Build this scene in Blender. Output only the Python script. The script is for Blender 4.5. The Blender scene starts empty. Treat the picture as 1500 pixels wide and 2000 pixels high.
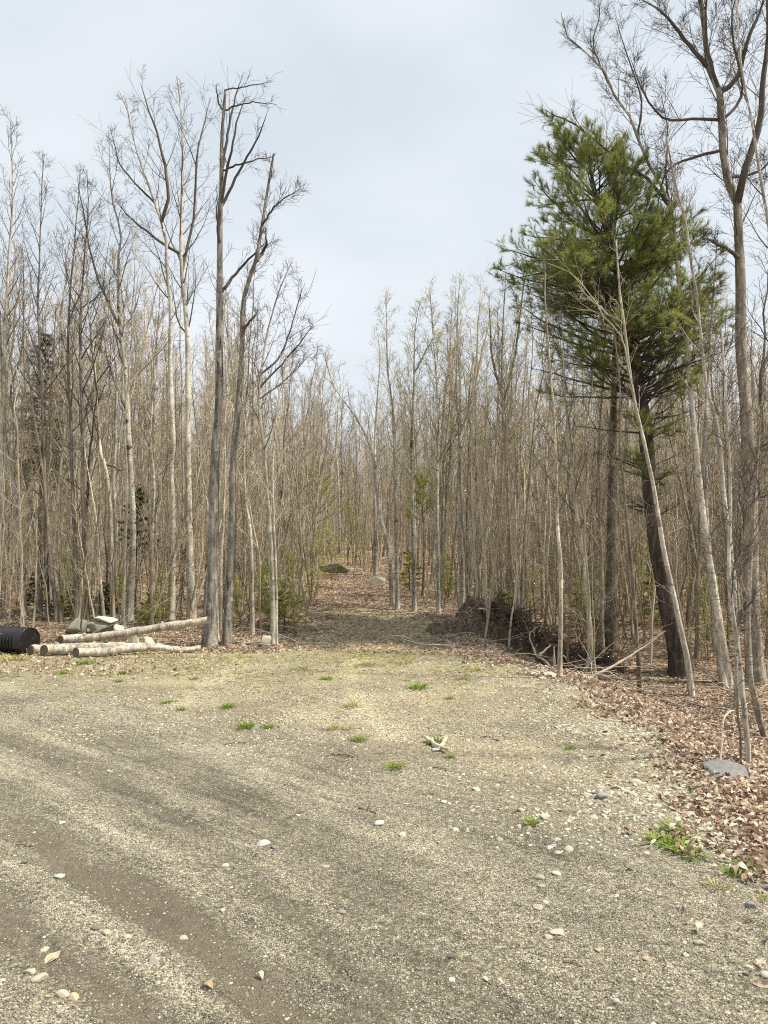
import bpy, math, random
import numpy as np
from mathutils import Vector

R = math.radians
PI = math.pi
S = bpy.context.scene
col = S.collection
rng = np.random.default_rng(7)
random.seed(7)

# ------------------------------------------------------------------ camera, sky, sun, exposure
CAM_H = 1.6
PITCH = R(3.57)
F = 1444.0                                   # focal length in photograph pixels (photo 1500 x 2000)
cd = bpy.data.cameras.new('camera')
cam = bpy.data.objects.new('camera', cd)
col.objects.link(cam)
cam.location = (0, 0, CAM_H)
cam.rotation_euler = (PI / 2 + PITCH, 0, 0)
cd.sensor_fit = 'VERTICAL'
cd.sensor_height = 36
cd.lens = 36 * F / 2000
cd.clip_start = 0.05
cd.clip_end = 3000
S.camera = cam

SUN_EL, SUN_AZ = R(57), R(100)                # azimuth measured from +Y (view direction) towards +X (right)
W = bpy.data.worlds.new('World')
S.world = W
W.use_nodes = True
wn = W.node_tree
for n in list(wn.nodes): wn.nodes.remove(n)
wo = wn.nodes.new('ShaderNodeOutputWorld')
sky = wn.nodes.new('ShaderNodeTexSky')
sky.sky_type = 'NISHITA'
sky.sun_disc = False
sky.sun_elevation = SUN_EL
sky.sun_rotation = SUN_AZ
sky.air_density = 1.0
sky.dust_density = 2.0
bgs = wn.nodes.new('ShaderNodeBackground'); bgs.inputs[1].default_value = 0.07
wn.links.new(sky.outputs[0], bgs.inputs[0])
tc = wn.nodes.new('ShaderNodeTexCoord')
mp = wn.nodes.new('ShaderNodeMapping'); mp.inputs['Scale'].default_value = (1, 1, 2.2)
wn.links.new(tc.outputs['Generated'], mp.inputs[0])
cn = wn.nodes.new('ShaderNodeTexNoise'); cn.inputs['Scale'].default_value = 1.9; cn.inputs['Detail'].default_value = 5
cn.inputs['Roughness'].default_value = 0.45
wn.links.new(mp.outputs[0], cn.inputs['Vector'])
cr = wn.nodes.new('ShaderNodeValToRGB')
cr.color_ramp.elements[0].position = 0.36; cr.color_ramp.elements[0].color = (0.53, 0.59, 0.635, 1)
cr.color_ramp.elements[1].position = 0.64; cr.color_ramp.elements[1].color = (0.685, 0.715, 0.75, 1)
wn.links.new(cn.outputs[0], cr.inputs[0])
bgc = wn.nodes.new('ShaderNodeBackground'); bgc.inputs[1].default_value = 1.0
wn.links.new(cr.outputs[0], bgc.inputs[0])
mx = wn.nodes.new('ShaderNodeMixShader'); mx.inputs[0].default_value = 0.86
wn.links.new(bgs.outputs[0], mx.inputs[1]); wn.links.new(bgc.outputs[0], mx.inputs[2])
wn.links.new(mx.outputs[0], wo.inputs[0])

sd = bpy.data.lights.new('sun', 'SUN')
sd.energy = 5.0
sd.angle = R(3.0)
sd.color = (1.0, 0.915, 0.78)
sun = bpy.data.objects.new('sun', sd)
col.objects.link(sun)
sv = Vector((math.sin(SUN_AZ) * math.cos(SUN_EL), math.cos(SUN_AZ) * math.cos(SUN_EL), math.sin(SUN_EL)))
sun.rotation_euler = sv.to_track_quat('Z', 'Y').to_euler()
sun.location = (20, 10, 40)

S.render.engine = 'CYCLES'
S.view_settings.view_transform = 'Standard'
S.view_settings.look = 'None'
S.view_settings.exposure = 0.53
S.view_settings.gamma = 1.0
S.view_settings.use_curve_mapping = False
S.cycles.sample_clamp_indirect = 2.0
S.cycles.max_bounces = 5
S.cycles.diffuse_bounces = 3
S.cycles.filter_width = 1.1
S.cycles.use_denoising = False

# ------------------------------------------------------------------ helpers
def ray(px, py):
    a = (px - 750.0) / F; b = (1000.0 - py) / F
    c, s = math.cos(PITCH), math.sin(PITCH)
    return np.array([a, c - b * s, s + b * c])

def at_y(px, py, y):
    d = ray(px, py); t = y / d[1]
    return np.array([d[0] * t, y, CAM_H + d[2] * t])

def sstep(x):
    x = np.clip(x, 0, 1); return x * x * (3 - 2 * x)

_tab = np.random.default_rng(3).random((256, 256))
def vnoise(x, y, sc, seed=0):
    x = np.asarray(x, float) / sc + seed * 17.31; y = np.asarray(y, float) / sc + seed * 9.77
    xi = np.floor(x).astype(int); yi = np.floor(y).astype(int)
    fx = sstep(x - xi); fy = sstep(y - yi)
    g = lambda i, j: _tab[i & 255, j & 255]
    return ((g(xi, yi) * (1 - fx) + g(xi + 1, yi) * fx) * (1 - fy) +
            (g(xi, yi + 1) * (1 - fx) + g(xi + 1, yi + 1) * fx) * fy) * 2 - 1

# gravel edge on the right, from pixels on the flat ground
_edge = []
for px, py in [(925, 1283), (960, 1290), (1060, 1312), (1150, 1345), (1240, 1400), (1310, 1460), (1385, 1580), (1440, 1665), (1500, 1735)]:
    d = ray(px, py); t = -CAM_H / d[2]; _edge.append((d[1] * t, d[0] * t))
_edge.sort()
_ey = np.array([e[0] for e in _edge]); _ex = np.array([e[1] for e in _edge])
def xe(y):
    v = np.interp(y, _ey, _ex)
    v = np.where(y < _ey[0], _ex[0] + 0.25 * (_ey[0] - y), v)
    return v + 0.08
def yfar(x):                                  # far edge of the gravel turnout
    return np.interp(x, [-30, -9, -6.5, -4.5, -2, 0, 1.2, 1.8], [14, 13.2, 12.6, 12.9, 12.75, 12.9, 12.3, 11.6])

BANDS = [  # amount, half width in metres, pixels of the centre line on the road
    (-.55, .17, [(-60, 1600), (60, 1660), (160, 1724), (280, 1765), (400, 1832), (450, 1890), (500, 1970), (530, 2060)]),
    (.52, .085, [(-60, 1590), (20, 1652), (80, 1720), (152, 1780), (240, 1840), (330, 1900), (375, 1950), (420, 2000), (450, 2060)]),
    (-.36, .20, [(-40, 1780), (60, 1850), (170, 1920), (260, 1990), (300, 2050)]),
    (.30, .10, [(-40, 1880), (60, 1930), (130, 1990), (170, 2060)]),
    (.26, .11, [(-60, 1455), (80, 1532), (160, 1580), (220, 1620), (320, 1690), (420, 1760), (540, 1850)]),
    (-.26, .11, [(-60, 1410), (100, 1480), (200, 1520), (307, 1580), (413, 1634), (500, 1700), (600, 1790), (700, 1900), (760, 2020)]),
    (-.14, .14, [(-60, 1490), (60, 1570), (200, 1660), (330, 1740)]),
    (.20, .09, [(0, 1400), (230, 1490), (376, 1580), (440, 1640), (520, 1690), (620, 1770), (720, 1870)]),
    (-.16, .25, [(200, 1430), (420, 1530), (620, 1650), (800, 1800), (950, 2000)]),
    (.14, .22, [(0, 1340), (300, 1430), (600, 1540), (900, 1700), (1200, 1900)]),
    (.20, .22, [(700, 1275), (690, 1330), (700, 1380), (770, 1430)]), (.18, .22, [(470, 1285), (420, 1330), (330, 1390)]), (-.12, .2, [(600, 1280), (560, 1350), (500, 1430)])]
def _pl(pp):
    o = []
    for px, py in pp:
        d = ray(px, py); t = -CAM_H / d[2]; o.append((d[0] * t, d[1] * t))
    return np.array(o)
BANDS = [(a, w, _pl(pp)) for a, w, pp in BANDS]
def pdist(x, y, L):
    best = np.full(np.shape(x), 1e9)
    for (ax, ay), (bx, by) in zip(L[:-1], L[1:]):
        dx, dy = bx - ax, by - ay; u = np.clip(((x - ax) * dx + (y - ay) * dy) / (dx * dx + dy * dy), 0, 1)
        best = np.minimum(best, np.hypot(x - ax - u * dx, y - ay - u * dy))
    return best
def band_at(x, y):
    v = np.zeros(np.shape(x)); j = .05 * vnoise(x, y, .35, 50) + .03 * vnoise(x, y, .12, 51)
    for k, (a, w, L) in enumerate(BANDS):
        v = v + a * np.exp(-((pdist(x, y, L) + j) / w) ** 2) * (1 + .30 * vnoise(x, y, .5, 52 + k))
    return v
def gz(x, y):
    x = np.asarray(x, float); y = np.asarray(y, float)
    t = np.clip(y - 13.3, 0, None)
    tt = np.minimum(t, 50)
    z = 0.105 * tt - 0.0007 * tt * tt + np.clip(t - 50, 0, 150) * 0.03
    # right-hand bank and the lower wood floor behind it
    d = sstep((x - xe(y) - 0.05) / 1.9)
    fade = 1 - sstep((y - 13) / 22)
    z = z - 0.62 * d * fade * np.where(y > 13.3, 1 - 0.3 * sstep((y - 13.3) / 5), 1)
    # wood floor mounds
    wood = np.maximum(sstep((y - yfar(x)) / 1.5), sstep((x - xe(y)) / 0.8))
    z = z + wood * (0.10 * vnoise(x, y, 1.9, 1) + 0.05 * vnoise(x, y, 0.7, 2) + 0.02 * vnoise(x, y, 0.25, 3)) * np.clip(0.5 + t / 8, 0.5, 1.6)
    z = z + (1 - wood) * (0.020 * vnoise(x, y, 0.9, 4) + 0.007 * vnoise(x, y, 0.21, 5) + 0.003 * vnoise(x, y, 0.07, 6))
    nr = (y < 8.5) & (y > 1) & (np.abs(x) < 6)
    if nr.any():
        if z.ndim == 0:
            for a_, w_, L_ in BANDS[:8]: z = z + .015 * a_ * np.exp(-(pdist(x, y, L_) / (w_ * 1.1)) ** 2)
        else:
            q = np.zeros(int(nr.sum()))
            for a_, w_, L_ in BANDS[:8]: q += .015 * a_ * np.exp(-(pdist(x[nr], y[nr], L_) / (w_ * 1.1)) ** 2)
            z = np.array(z); z[nr] += q
    return z
_g00 = 0.0

def ground(px, py):                           # where a pixel's ray meets the terrain
    d = ray(px, py); o = np.array([0, 0, CAM_H])
    t = 1.5; 
    while t < 200:
        p = o + d * t
        if p[2] < gz(p[0], p[1]): break
        t += 0.04 + t * 0.004
    a, b = t - 0.04 - t * 0.004, t
    for _ in range(18):
        m = (a + b) / 2; p = o + d * m
        if p[2] < gz(p[0], p[1]): b = m
        else: a = m
    p = o + d * b
    return np.array([p[0], p[1], float(gz(p[0], p[1]))])

def tag(o, label=None, cat=None, group=None, kind=None):
    if label: o['label'] = label
    if cat: o['category'] = cat
    if group: o['group'] = group
    if kind: o['kind'] = kind
    return o

def link(o, parent=None):
    col.objects.link(o)
    if parent is not None: o.parent = parent
    return o

def empty(name, loc, rz=0):
    o = bpy.data.objects.new(name, None); o.empty_display_size = 0.2
    o.location = [float(v) for v in loc]; o.rotation_euler[2] = rz
    return link(o)

def mesh_np(name, V, Fs, mats, smooth=True, mi=None):
    """V (n,3); Fs list of int arrays (k, 3 or 4)"""
    me = bpy.data.meshes.new(name)
    V = np.asarray(V, np.float32)
    me.vertices.add(len(V)); me.vertices.foreach_set('co', V.ravel())
    tot = []; idx = []
    for f in Fs:
        f = np.asarray(f, np.int32)
        if len(f) == 0: continue
        tot.append(np.full(len(f), f.shape[1], np.int32)); idx.append(f.ravel())
    tot = np.concatenate(tot); idx = np.concatenate(idx)
    me.loops.add(len(idx)); me.loops.foreach_set('vertex_index', idx)
    me.polygons.add(len(tot))
    st = np.concatenate([[0], np.cumsum(tot)[:-1]]).astype(np.int32)
    me.polygons.foreach_set('loop_start', st); me.polygons.foreach_set('loop_total', tot)
    if smooth: me.polygons.foreach_set('use_smooth', np.ones(len(tot), bool))
    for m in (mats if isinstance(mats, (list, tuple)) else [mats]): me.materials.append(m)
    if mi is not None: me.polygons.foreach_set('material_index', np.asarray(mi, np.int32))
    me.update(calc_edges=True)
    return me

def obj(name, me, parent=None, loc=None):
    o = bpy.data.objects.new(name, me)
    if loc is not None: o.location = [float(v) for v in loc]
    return link(o, parent)

class Tubes:
    def __init__(self): self.g = {}
    def add(self, P, Rr, sides, cap=False):
        P = np.asarray(P, float); Rr = np.asarray(Rr, float)
        if P.ndim == 2: P = P[None]; Rr = Rr[None]
        self.g.setdefault((P.shape[1], sides, cap), []).append((P, Rr)); return self
    def geo(self, off=0, lump=0.0):
        Vs = []; Fs = []; T3 = []; n0 = off
        for (m, s, cap), L in self.g.items():
            P = np.concatenate([a for a, b in L]); Q = np.concatenate([b for a, b in L])
            B = len(P)
            T = np.empty_like(P); T[:, 1:-1] = P[:, 2:] - P[:, :-2]; T[:, 0] = P[:, 1] - P[:, 0]; T[:, -1] = P[:, -1] - P[:, -2]
            T /= np.linalg.norm(T, axis=2, keepdims=True) + 1e-9
            ref = np.zeros((B, 1, 3)); mt = np.abs(T.mean(1))
            ref[np.arange(B), 0, np.argmin(mt, axis=1)] = 1
            U = np.cross(T, np.broadcast_to(ref, T.shape)); U /= np.linalg.norm(U, axis=2, keepdims=True) + 1e-9
            Vv = np.cross(T, U)
            a = np.arange(s) * 2 * PI / s
            rad = Q[:, :, None]
            if lump and s > 5:
                ph = rng.random((B, 1, 1)) * 6
                k = np.arange(m)[None, :, None]
                rad = rad * (1 + lump * np.sin(a[None, None] * 2 + k * 0.9 + ph) + lump * 0.7 * np.sin(a[None, None] * 5 + k * 1.7 + ph))
            X = P[:, :, None] + (np.cos(a)[None, None, :, None] * U[:, :, None] + np.sin(a)[None, None, :, None] * Vv[:, :, None]) * rad[..., None]
            Vs.append(X.reshape(-1, 3))
            b = (np.arange(B) * m * s)[:, None, None]; k = (np.arange(m - 1) * s)[None, :, None]; j = np.arange(s)[None, None]
            j2 = (j + 1) % s
            q = np.stack([b + k + j, b + k + j2, b + k + s + j2, b + k + s + j], -1).reshape(-1, 4) + n0
            Fs.append(q)
            if cap:
                for e in (0, m - 1):
                    cen = P[:, e]; ci = n0 + B * m * s + np.arange(B); Vs.append(cen)
                    jj = np.arange(s)
                    bb = (np.arange(B) * m * s + e * s + n0)[:, None]
                    a1 = bb + jj; a2 = bb + (jj + 1) % s; cc = np.broadcast_to(ci[:, None], a1.shape)
                    T3.append(np.stack([a1, a2, cc] if e else [a2, a1, cc], -1).reshape(-1, 3)); n0 += B
            n0 += B * m * s
        V = np.concatenate(Vs) if Vs else np.zeros((0, 3))
        return V, Fs, T3
    def mesh(self, name, mat, lump=0.0):
        V, Fq, Ft = self.geo(0, lump)
        return mesh_np(name, V, Fq + Ft, mat)

def smoothpath(pts, n):
    """Catmull-Rom through pts, n samples"""
    P = np.asarray(pts, float)
    if len(P) == 2: P = np.array([P[0], (P[0] + P[1]) / 2, P[1]])
    Q = np.concatenate([[2 * P[0] - P[1]], P, [2 * P[-1] - P[-2]]])
    L = np.concatenate([[0], np.cumsum(np.linalg.norm(np.diff(P, axis=0), axis=1))]); L /= L[-1]
    out = []
    for t in np.linspace(0, 1, n):
        i = min(np.searchsorted(L, t, side='right') - 1, len(P) - 2); i = max(i, 0)
        u = (t - L[i]) / (L[i + 1] - L[i] + 1e-9)
        p0, p1, p2, p3 = Q[i], Q[i + 1], Q[i + 2], Q[i + 3]
        out.append(0.5 * ((2 * p1) + (-p0 + p2) * u + (2 * p0 - 5 * p1 + 4 * p2 - p3) * u * u + (-p0 + 3 * p1 - 3 * p2 + p3) * u ** 3))
    return np.array(out)

def grow(g, P, Rr, n, t0, t1, a0, a1, Lf, k, up, wig, rk, rmin, rcap=0.7, horiz=0.0):
    """n children on each of the B parent polylines; returns points, radii"""
    B, m = P.shape[:2]
    idx = np.repeat(np.arange(B), n)
    t = (np.tile(np.arange(n), B) + g.random(B * n)) / n * (t1 - t0) + t0
    f = np.clip(t * (m - 1), 0, m - 1.001); i = f.astype(int); a = (f - i)[:, None]
    base = P[idx, i] * (1 - a) + P[idx, i + 1] * a
    pr = Rr[idx, i] * (1 - a[:, 0]) + Rr[idx, i + 1] * a[:, 0]
    T = P[idx, i + 1] - P[idx, i]; T /= np.linalg.norm(T, axis=1, keepdims=True) + 1e-9
    az = np.tile(np.arange(n), B) * 2.399 + g.random(B)[idx] * 6.3 + g.normal(0, .5, B * n)
    ref = np.where(np.abs(T[:, 2:3]) > 0.8, np.array([[1.0, 0, 0]]), np.array([[0, 0, 1.0]]))
    U = np.cross(T, ref); U /= np.linalg.norm(U, axis=1, keepdims=True) + 1e-9; Vv = np.cross(T, U)
    perp = np.cos(az)[:, None] * U + np.sin(az)[:, None] * Vv
    an = g.uniform(a0, a1, B * n)[:, None]
    d = np.cos(an) * T + np.sin(an) * perp
    pl = np.linalg.norm(np.diff(P, axis=1), axis=2).sum(1)[idx]
    Ln = Lf(t, pl) * g.uniform(0.6, 1.25, B * n)
    seg = (Ln / (k - 1))[:, None]
    pts = [base]
    for _ in range(k - 1):
        d = d + np.array([[0, 0, 1.0]]) * up + g.normal(0, wig, d.shape)
        d /= np.linalg.norm(d, axis=1, keepdims=True)
        pts.append(pts[-1] + d * seg)
    C = np.stack(pts, 1)
    r0 = np.maximum(rmin, np.minimum(pr * rcap, Ln * rk))
    q = np.linspace(0, 1, k)[None]
    RR = np.maximum(rmin * 0.75, r0[:, None] * (1 - q) ** 0.8)
    return C, RR

# ------------------------------------------------------------------ materials
def newmat(name):
    m = bpy.data.materials.new(name); m.use_nodes = True
    nt = m.node_tree
    b = nt.nodes['Principled BSDF']; b.inputs['Roughness'].default_value = 0.85
    b.inputs['Specular IOR Level'].default_value = 0.25
    return m, nt, b

class N:
    """tiny node-building helper"""
    def __init__(s, nt): s.nt = nt
    def put(s, sock, v):
        if hasattr(v, 'is_linked') or hasattr(v, 'links'): s.nt.links.new(v, sock)
        else: sock.default_value = v
    def coord(s, which='Object', scale=(1, 1, 1)):
        t = s.nt.nodes.new('ShaderNodeTexCoord'); m = s.nt.nodes.new('ShaderNodeMapping'); m.inputs['Scale'].default_value = scale
        s.nt.links.new(t.outputs[which], m.inputs[0]); return m.outputs[0]
    def noise(s, v, sc, det=4, ro=.55, dist=0, out=0):
        n = s.nt.nodes.new('ShaderNodeTexNoise'); s.nt.links.new(v, n.inputs['Vector'])
        n.inputs['Scale'].default_value = sc; n.inputs['Detail'].default_value = det; n.inputs['Roughness'].default_value = ro
        n.inputs['Distortion'].default_value = dist
        return n.outputs[out]
    def vor(s, v, sc, out='Distance', feat='F1', rnd=1):
        n = s.nt.nodes.new('ShaderNodeTexVoronoi'); n.feature = feat; s.nt.links.new(v, n.inputs['Vector']); n.inputs['Scale'].default_value = sc
        n.inputs['Randomness'].default_value = rnd
        return n.outputs[out]
    def ramp(s, f, stops, interp='LINEAR'):
        n = s.nt.nodes.new('ShaderNodeValToRGB'); s.nt.links.new(f, n.inputs[0]); cr = n.color_ramp; cr.interpolation = interp
        while len(cr.elements) < len(stops): cr.elements.new(0.5)
        for e, (p, c) in zip(cr.elements, stops):
            e.position = p; e.color = (c, c, c, 1) if isinstance(c, (int, float)) else (*c, 1)
        return n.outputs[0]
    def mix(s, f, a, b, mode='MIX'):
        n = s.nt.nodes.new('ShaderNodeMix'); n.data_type = 'RGBA'; n.blend_type = mode
        for sock, v in ((n.inputs[0], f), (n.inputs[6], a), (n.inputs[7], b)):
            if isinstance(v, tuple): v = (*v, 1) if len(v) == 3 else v
            s.put(sock, v)
        return n.outputs[2]
    def math(s, op, a, b=0.5, clamp=False):
        n = s.nt.nodes.new('ShaderNodeMath'); n.operation = op; n.use_clamp = clamp
        s.put(n.inputs[0], a); s.put(n.inputs[1], b); return n.outputs[0]
    def attr(s, name, out='Fac'):
        n = s.nt.nodes.new('ShaderNodeAttribute'); n.attribute_name = name; return n.outputs[out]
    def rand(s):
        return s.nt.nodes.new('ShaderNodeObjectInfo').outputs['Random']
    def bump(s, h, st, d, b):
        n = s.nt.nodes.new('ShaderNodeBump'); s.nt.links.new(h, n.inputs['Height']); n.inputs['Strength'].default_value = st; n.inputs['Distance'].default_value = d
        s.nt.links.new(n.outputs[0], b.inputs['Normal'])

def bark_mat(name, light, dark, lent=0.0, sc=14, furrow=0.5, tint=0.25, low=None):
    m, nt, b = newmat(name); h = N(nt)
    v = h.coord('Object', (1, 1, 0.16)); v1 = h.coord('Object')
    f = h.noise(v, sc, 5, .65)
    c = h.ramp(f, [(0.5 - 0.14, dark), (0.5 + 0.10, light)])
    fb = h.noise(h.coord('Object', (1, 1, 0.35)), sc * .32, 3, .6)
    c = h.mix(1.0, c, h.ramp(fb, [(.36, .50), (.62, 1.15)]), 'MULTIPLY')
    ff = h.noise(h.coord('Object', (1, 1, .22)), sc * 4.2, 3, .7)
    c = h.mix(1.0, c, h.ramp(ff, [(.34, .55), (.62, 1.2)]), 'MULTIPLY')
    big = h.noise(v1, 1.3, 3, .6)
    c = h.mix(h.ramp(big, [(.35, 0.0), (.7, 0.45)]), c, tuple(x * .7 for x in light))
    lich = h.noise(v1, 7, 3, .6)
    c = h.mix(h.ramp(lich, [(.58, 0.0), (.66, 0.5)]), c, tuple(min(.75, x * 1.35) for x in light))
    if lent:
        vl = h.coord('Object', (1, 1, 5.5))
        l = h.noise(vl, 7, 3, .6, 0.3)
        c = h.mix(h.ramp(l, [(.59, 0.0), (.66, lent)]), c, tuple(x * .45 for x in dark))
        l2 = h.noise(h.coord('Object', (1, 1, 1.6)), 2.6, 2, .5, 0.6)
        c = h.mix(h.ramp(l2, [(.63, 0.0), (.68, lent)]), c, tuple(x * .35 for x in dark))
    r = h.rand()
    hs = nt.nodes.new('ShaderNodeHueSaturation'); h.put(hs.inputs['Color'], c)
    h.put(hs.inputs['Value'], h.math('MULTIPLY_ADD', r, tint * 3)); hs.inputs['Value'].links[0].from_node.inputs[2].default_value = 1 - tint * 1.6
    nt.links.new(hs.outputs[0], b.inputs['Base Color'])
    h.bump(h.math('ADD', f, h.math('MULTIPLY', ff, .5)), furrow, 0.03, b)
    return m

M = {}
M['bark_grey'] = bark_mat('bark_grey', (.54, .485, .38), (.21, .18, .135), lent=.35, sc=16, furrow=.6)
M['bark_pale'] = bark_mat('bark_pale', (.70, .65, .54), (.38, .34, .27), lent=.75, sc=10, furrow=.3, tint=.12)
M['bark_furrow'] = bark_mat('bark_furrow', (.44, .40, .34), (.07, .06, .05), sc=20, furrow=1.0, tint=.1)
M['bark_brown'] = bark_mat('bark_brown', (.36, .31, .24), (.14, .12, .09), sc=18, furrow=.6, tint=.25, lent=.2)
M['bark_pine'] = bark_mat('bark_pine', (.15, .115, .09), (.025, .019, .015), sc=22, furrow=1.0, tint=.05)
M['bark_birch_mott'] = bark_mat('bark_birch_mottled', (.62, .57, .47), (.14, .12, .10), lent=.95, sc=8, furrow=.4, tint=.15)

def plain(name, c, rough=.85, var=.25, sc=9, dark=None):
    m, nt, b = newmat(name); h = N(nt); b.inputs['Roughness'].default_value = rough
    f = h.noise(h.coord('Object'), sc, 4, .6)
    d = dark or tuple(x * .55 for x in c)
    cc = h.ramp(f, [(.3, d), (.7, c)])
    hs = nt.nodes.new('ShaderNodeHueSaturation'); h.put(hs.inputs['Color'], cc)
    q = h.math('MULTIPLY_ADD', h.rand(), var * 2.6); q.node.inputs[2].default_value = 1 - var * 1.3
    h.put(hs.inputs['Value'], q); nt.links.new(hs.outputs[0], b.inputs['Base Color'])
    h.bump(f, .3, .01, b)
    return m
M['twig_grey'] = plain('twig_grey', (.48, .415, .31), sc=3)
M['twig_brown'] = plain('twig_brown', (.28, .225, .16), sc=3)
M['twig_tan'] = plain('twig_tan', (.54, .47, .34), sc=3)
M['twig_dark'] = plain('twig_dark', (.09, .078, .07), sc=3, var=.1)
M['twig_mid'] = plain('twig_mid', (.15, .125, .10), sc=3, var=.15)
M['root'] = plain('root_dark', (.20, .15, .11), sc=12, dark=(.03, .022, .016))
M['stick_pale'] = plain('stick_pale', (.56, .48, .37), sc=14, dark=(.35, .29, .21))
M['stick_grey'] = plain('stick_grey', (.36, .31, .25), sc=14)
M['soil'] = plain('soil_dark', (.16, .12, .082), sc=16, dark=(.035, .025, .017))

def leafy(name, c, c2, transl=.35, rough=.6):
    m, nt, b = newmat(name); h = N(nt); b.inputs['Roughness'].default_value = rough
    cc = h.mix(h.rand(), c, c2)
    f = h.noise(h.coord('Object'), 1.6, 2, .5)
    cc = h.mix(h.ramp(f, [(.35, 0.0), (.65, 1.0)]), cc, tuple(x * .62 for x in c))
    f2 = h.noise(h.coord('Object'), 23, 2, .5)
    cc = h.mix(h.ramp(f2, [(.45, 0.0), (.7, .6)]), cc, tuple(min(1, x * 1.6) for x in c2))
    nt.links.new(cc, b.inputs['Base Color'])
    tr = nt.nodes.new('ShaderNodeBsdfTranslucent'); nt.links.new(cc, tr.inputs[0])
    ms = nt.nodes.new('ShaderNodeMixShader'); ms.inputs[0].default_value = transl
    o = nt.nodes['Material Output']
    nt.links.new(b.outputs[0], ms.inputs[1]); nt.links.new(tr.outputs[0], ms.inputs[2]); nt.links.new(ms.outputs[0], o.inputs[0])
    return m
M['pine_needle'] = leafy('pine_needles', (.225, .275, .07), (.38, .41, .13), .5)
M['spruce_needle'] = leafy('spruce_needles', (.04, .06, .022), (.06, .085, .03), .15)
M['fir_needle'] = leafy('fir_needles', (.30, .34, .08), (.42, .44, .13), .45)
M['bud'] = leafy('bud_leaves', (.42, .42, .13), (.52, .50, .20), .5)
M['grass'] = leafy('grass_blades', (.16, .27, .035), (.30, .38, .08), .35)
M['grass_pale'] = leafy('grass_blades_pale', (.34, .34, .12), (.44, .42, .19), .3)

def litter_mat(name, stops):
    m, nt, b = newmat(name); h = N(nt)
    cc = h.ramp(h.rand(), stops)
    f = h.noise(h.coord('Object'), 3.0, 3, .6)
    cc = h.mix(h.ramp(f, [(.35, 0.0), (.7, .45)]), cc, (.16, .09, .05))
    nt.links.new(cc, b.inputs['Base Color']); b.inputs['Roughness'].default_value = .7
    tr = nt.nodes.new('ShaderNodeBsdfTranslucent'); nt.links.new(cc, tr.inputs[0])
    ms = nt.nodes.new('ShaderNodeMixShader'); ms.inputs[0].default_value = .15
    nt.links.new(b.outputs[0], ms.inputs[1]); nt.links.new(tr.outputs[0], ms.inputs[2]); nt.links.new(ms.outputs[0], nt.nodes['Material Output'].inputs[0])
    return m
M['litter'] = litter_mat('dead_leaves', [(0, (.12, .075, .05)), (.25, (.29, .20, .145)), (.55, (.48, .375, .28)), (.8, (.63, .53, .41)), (1, (.74, .67, .54))])
M['litter_pale'] = litter_mat('dead_leaves_pale', [(0, (.34, .26, .16)), (.4, (.5, .41, .28)), (1, (.72, .63, .47))])

def stone_mat(name, stops, sc=30, moss=0.0):
    m, nt, b = newmat(name); h = N(nt)
    v = h.coord('Object')
    cc = h.ramp(h.rand(), stops)
    f = h.noise(v, sc, 6, .7)
    cc = h.mix(1.0, cc, h.ramp(f, [(.3, .62), (.7, 1.12)]), 'MULTIPLY')
    if moss:
        g = h.noise(v, 3.2, 4, .6)
        cc = h.mix(h.ramp(g, [(.5, 0.0), (.62, moss)]), cc, (.12, .13, .05))
    nt.links.new(cc, b.inputs['Base Color'])
    h.bump(f, .5, .01, b)
    return m
M['pebble'] = stone_mat('pebbles', [(0, (.17, .15, .115)), (.18, (.30, .275, .21)), (.5, (.46, .425, .32)), (.85, (.60, .56, .44)), (1, (.76, .72, .60))], 14)
M['boulder'] = stone_mat('boulder_stone', [(0, (.36, .34, .27)), (1, (.42, .40, .32))], 7, .35)
M['boulder_moss'] = stone_mat('boulder_mossy', [(0, (.25, .245, .19)), (1, (.33, .32, .25))], 7, .8)
M['rock_cream'] = stone_mat('rock_cream', [(0, (.66, .61, .44)), (1, (.74, .69, .54))], 7)
M['rock_blue'] = stone_mat('rock_blue_grey', [(0, (.18, .185, .175)), (1, (.21, .215, .205))], 26)

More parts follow.
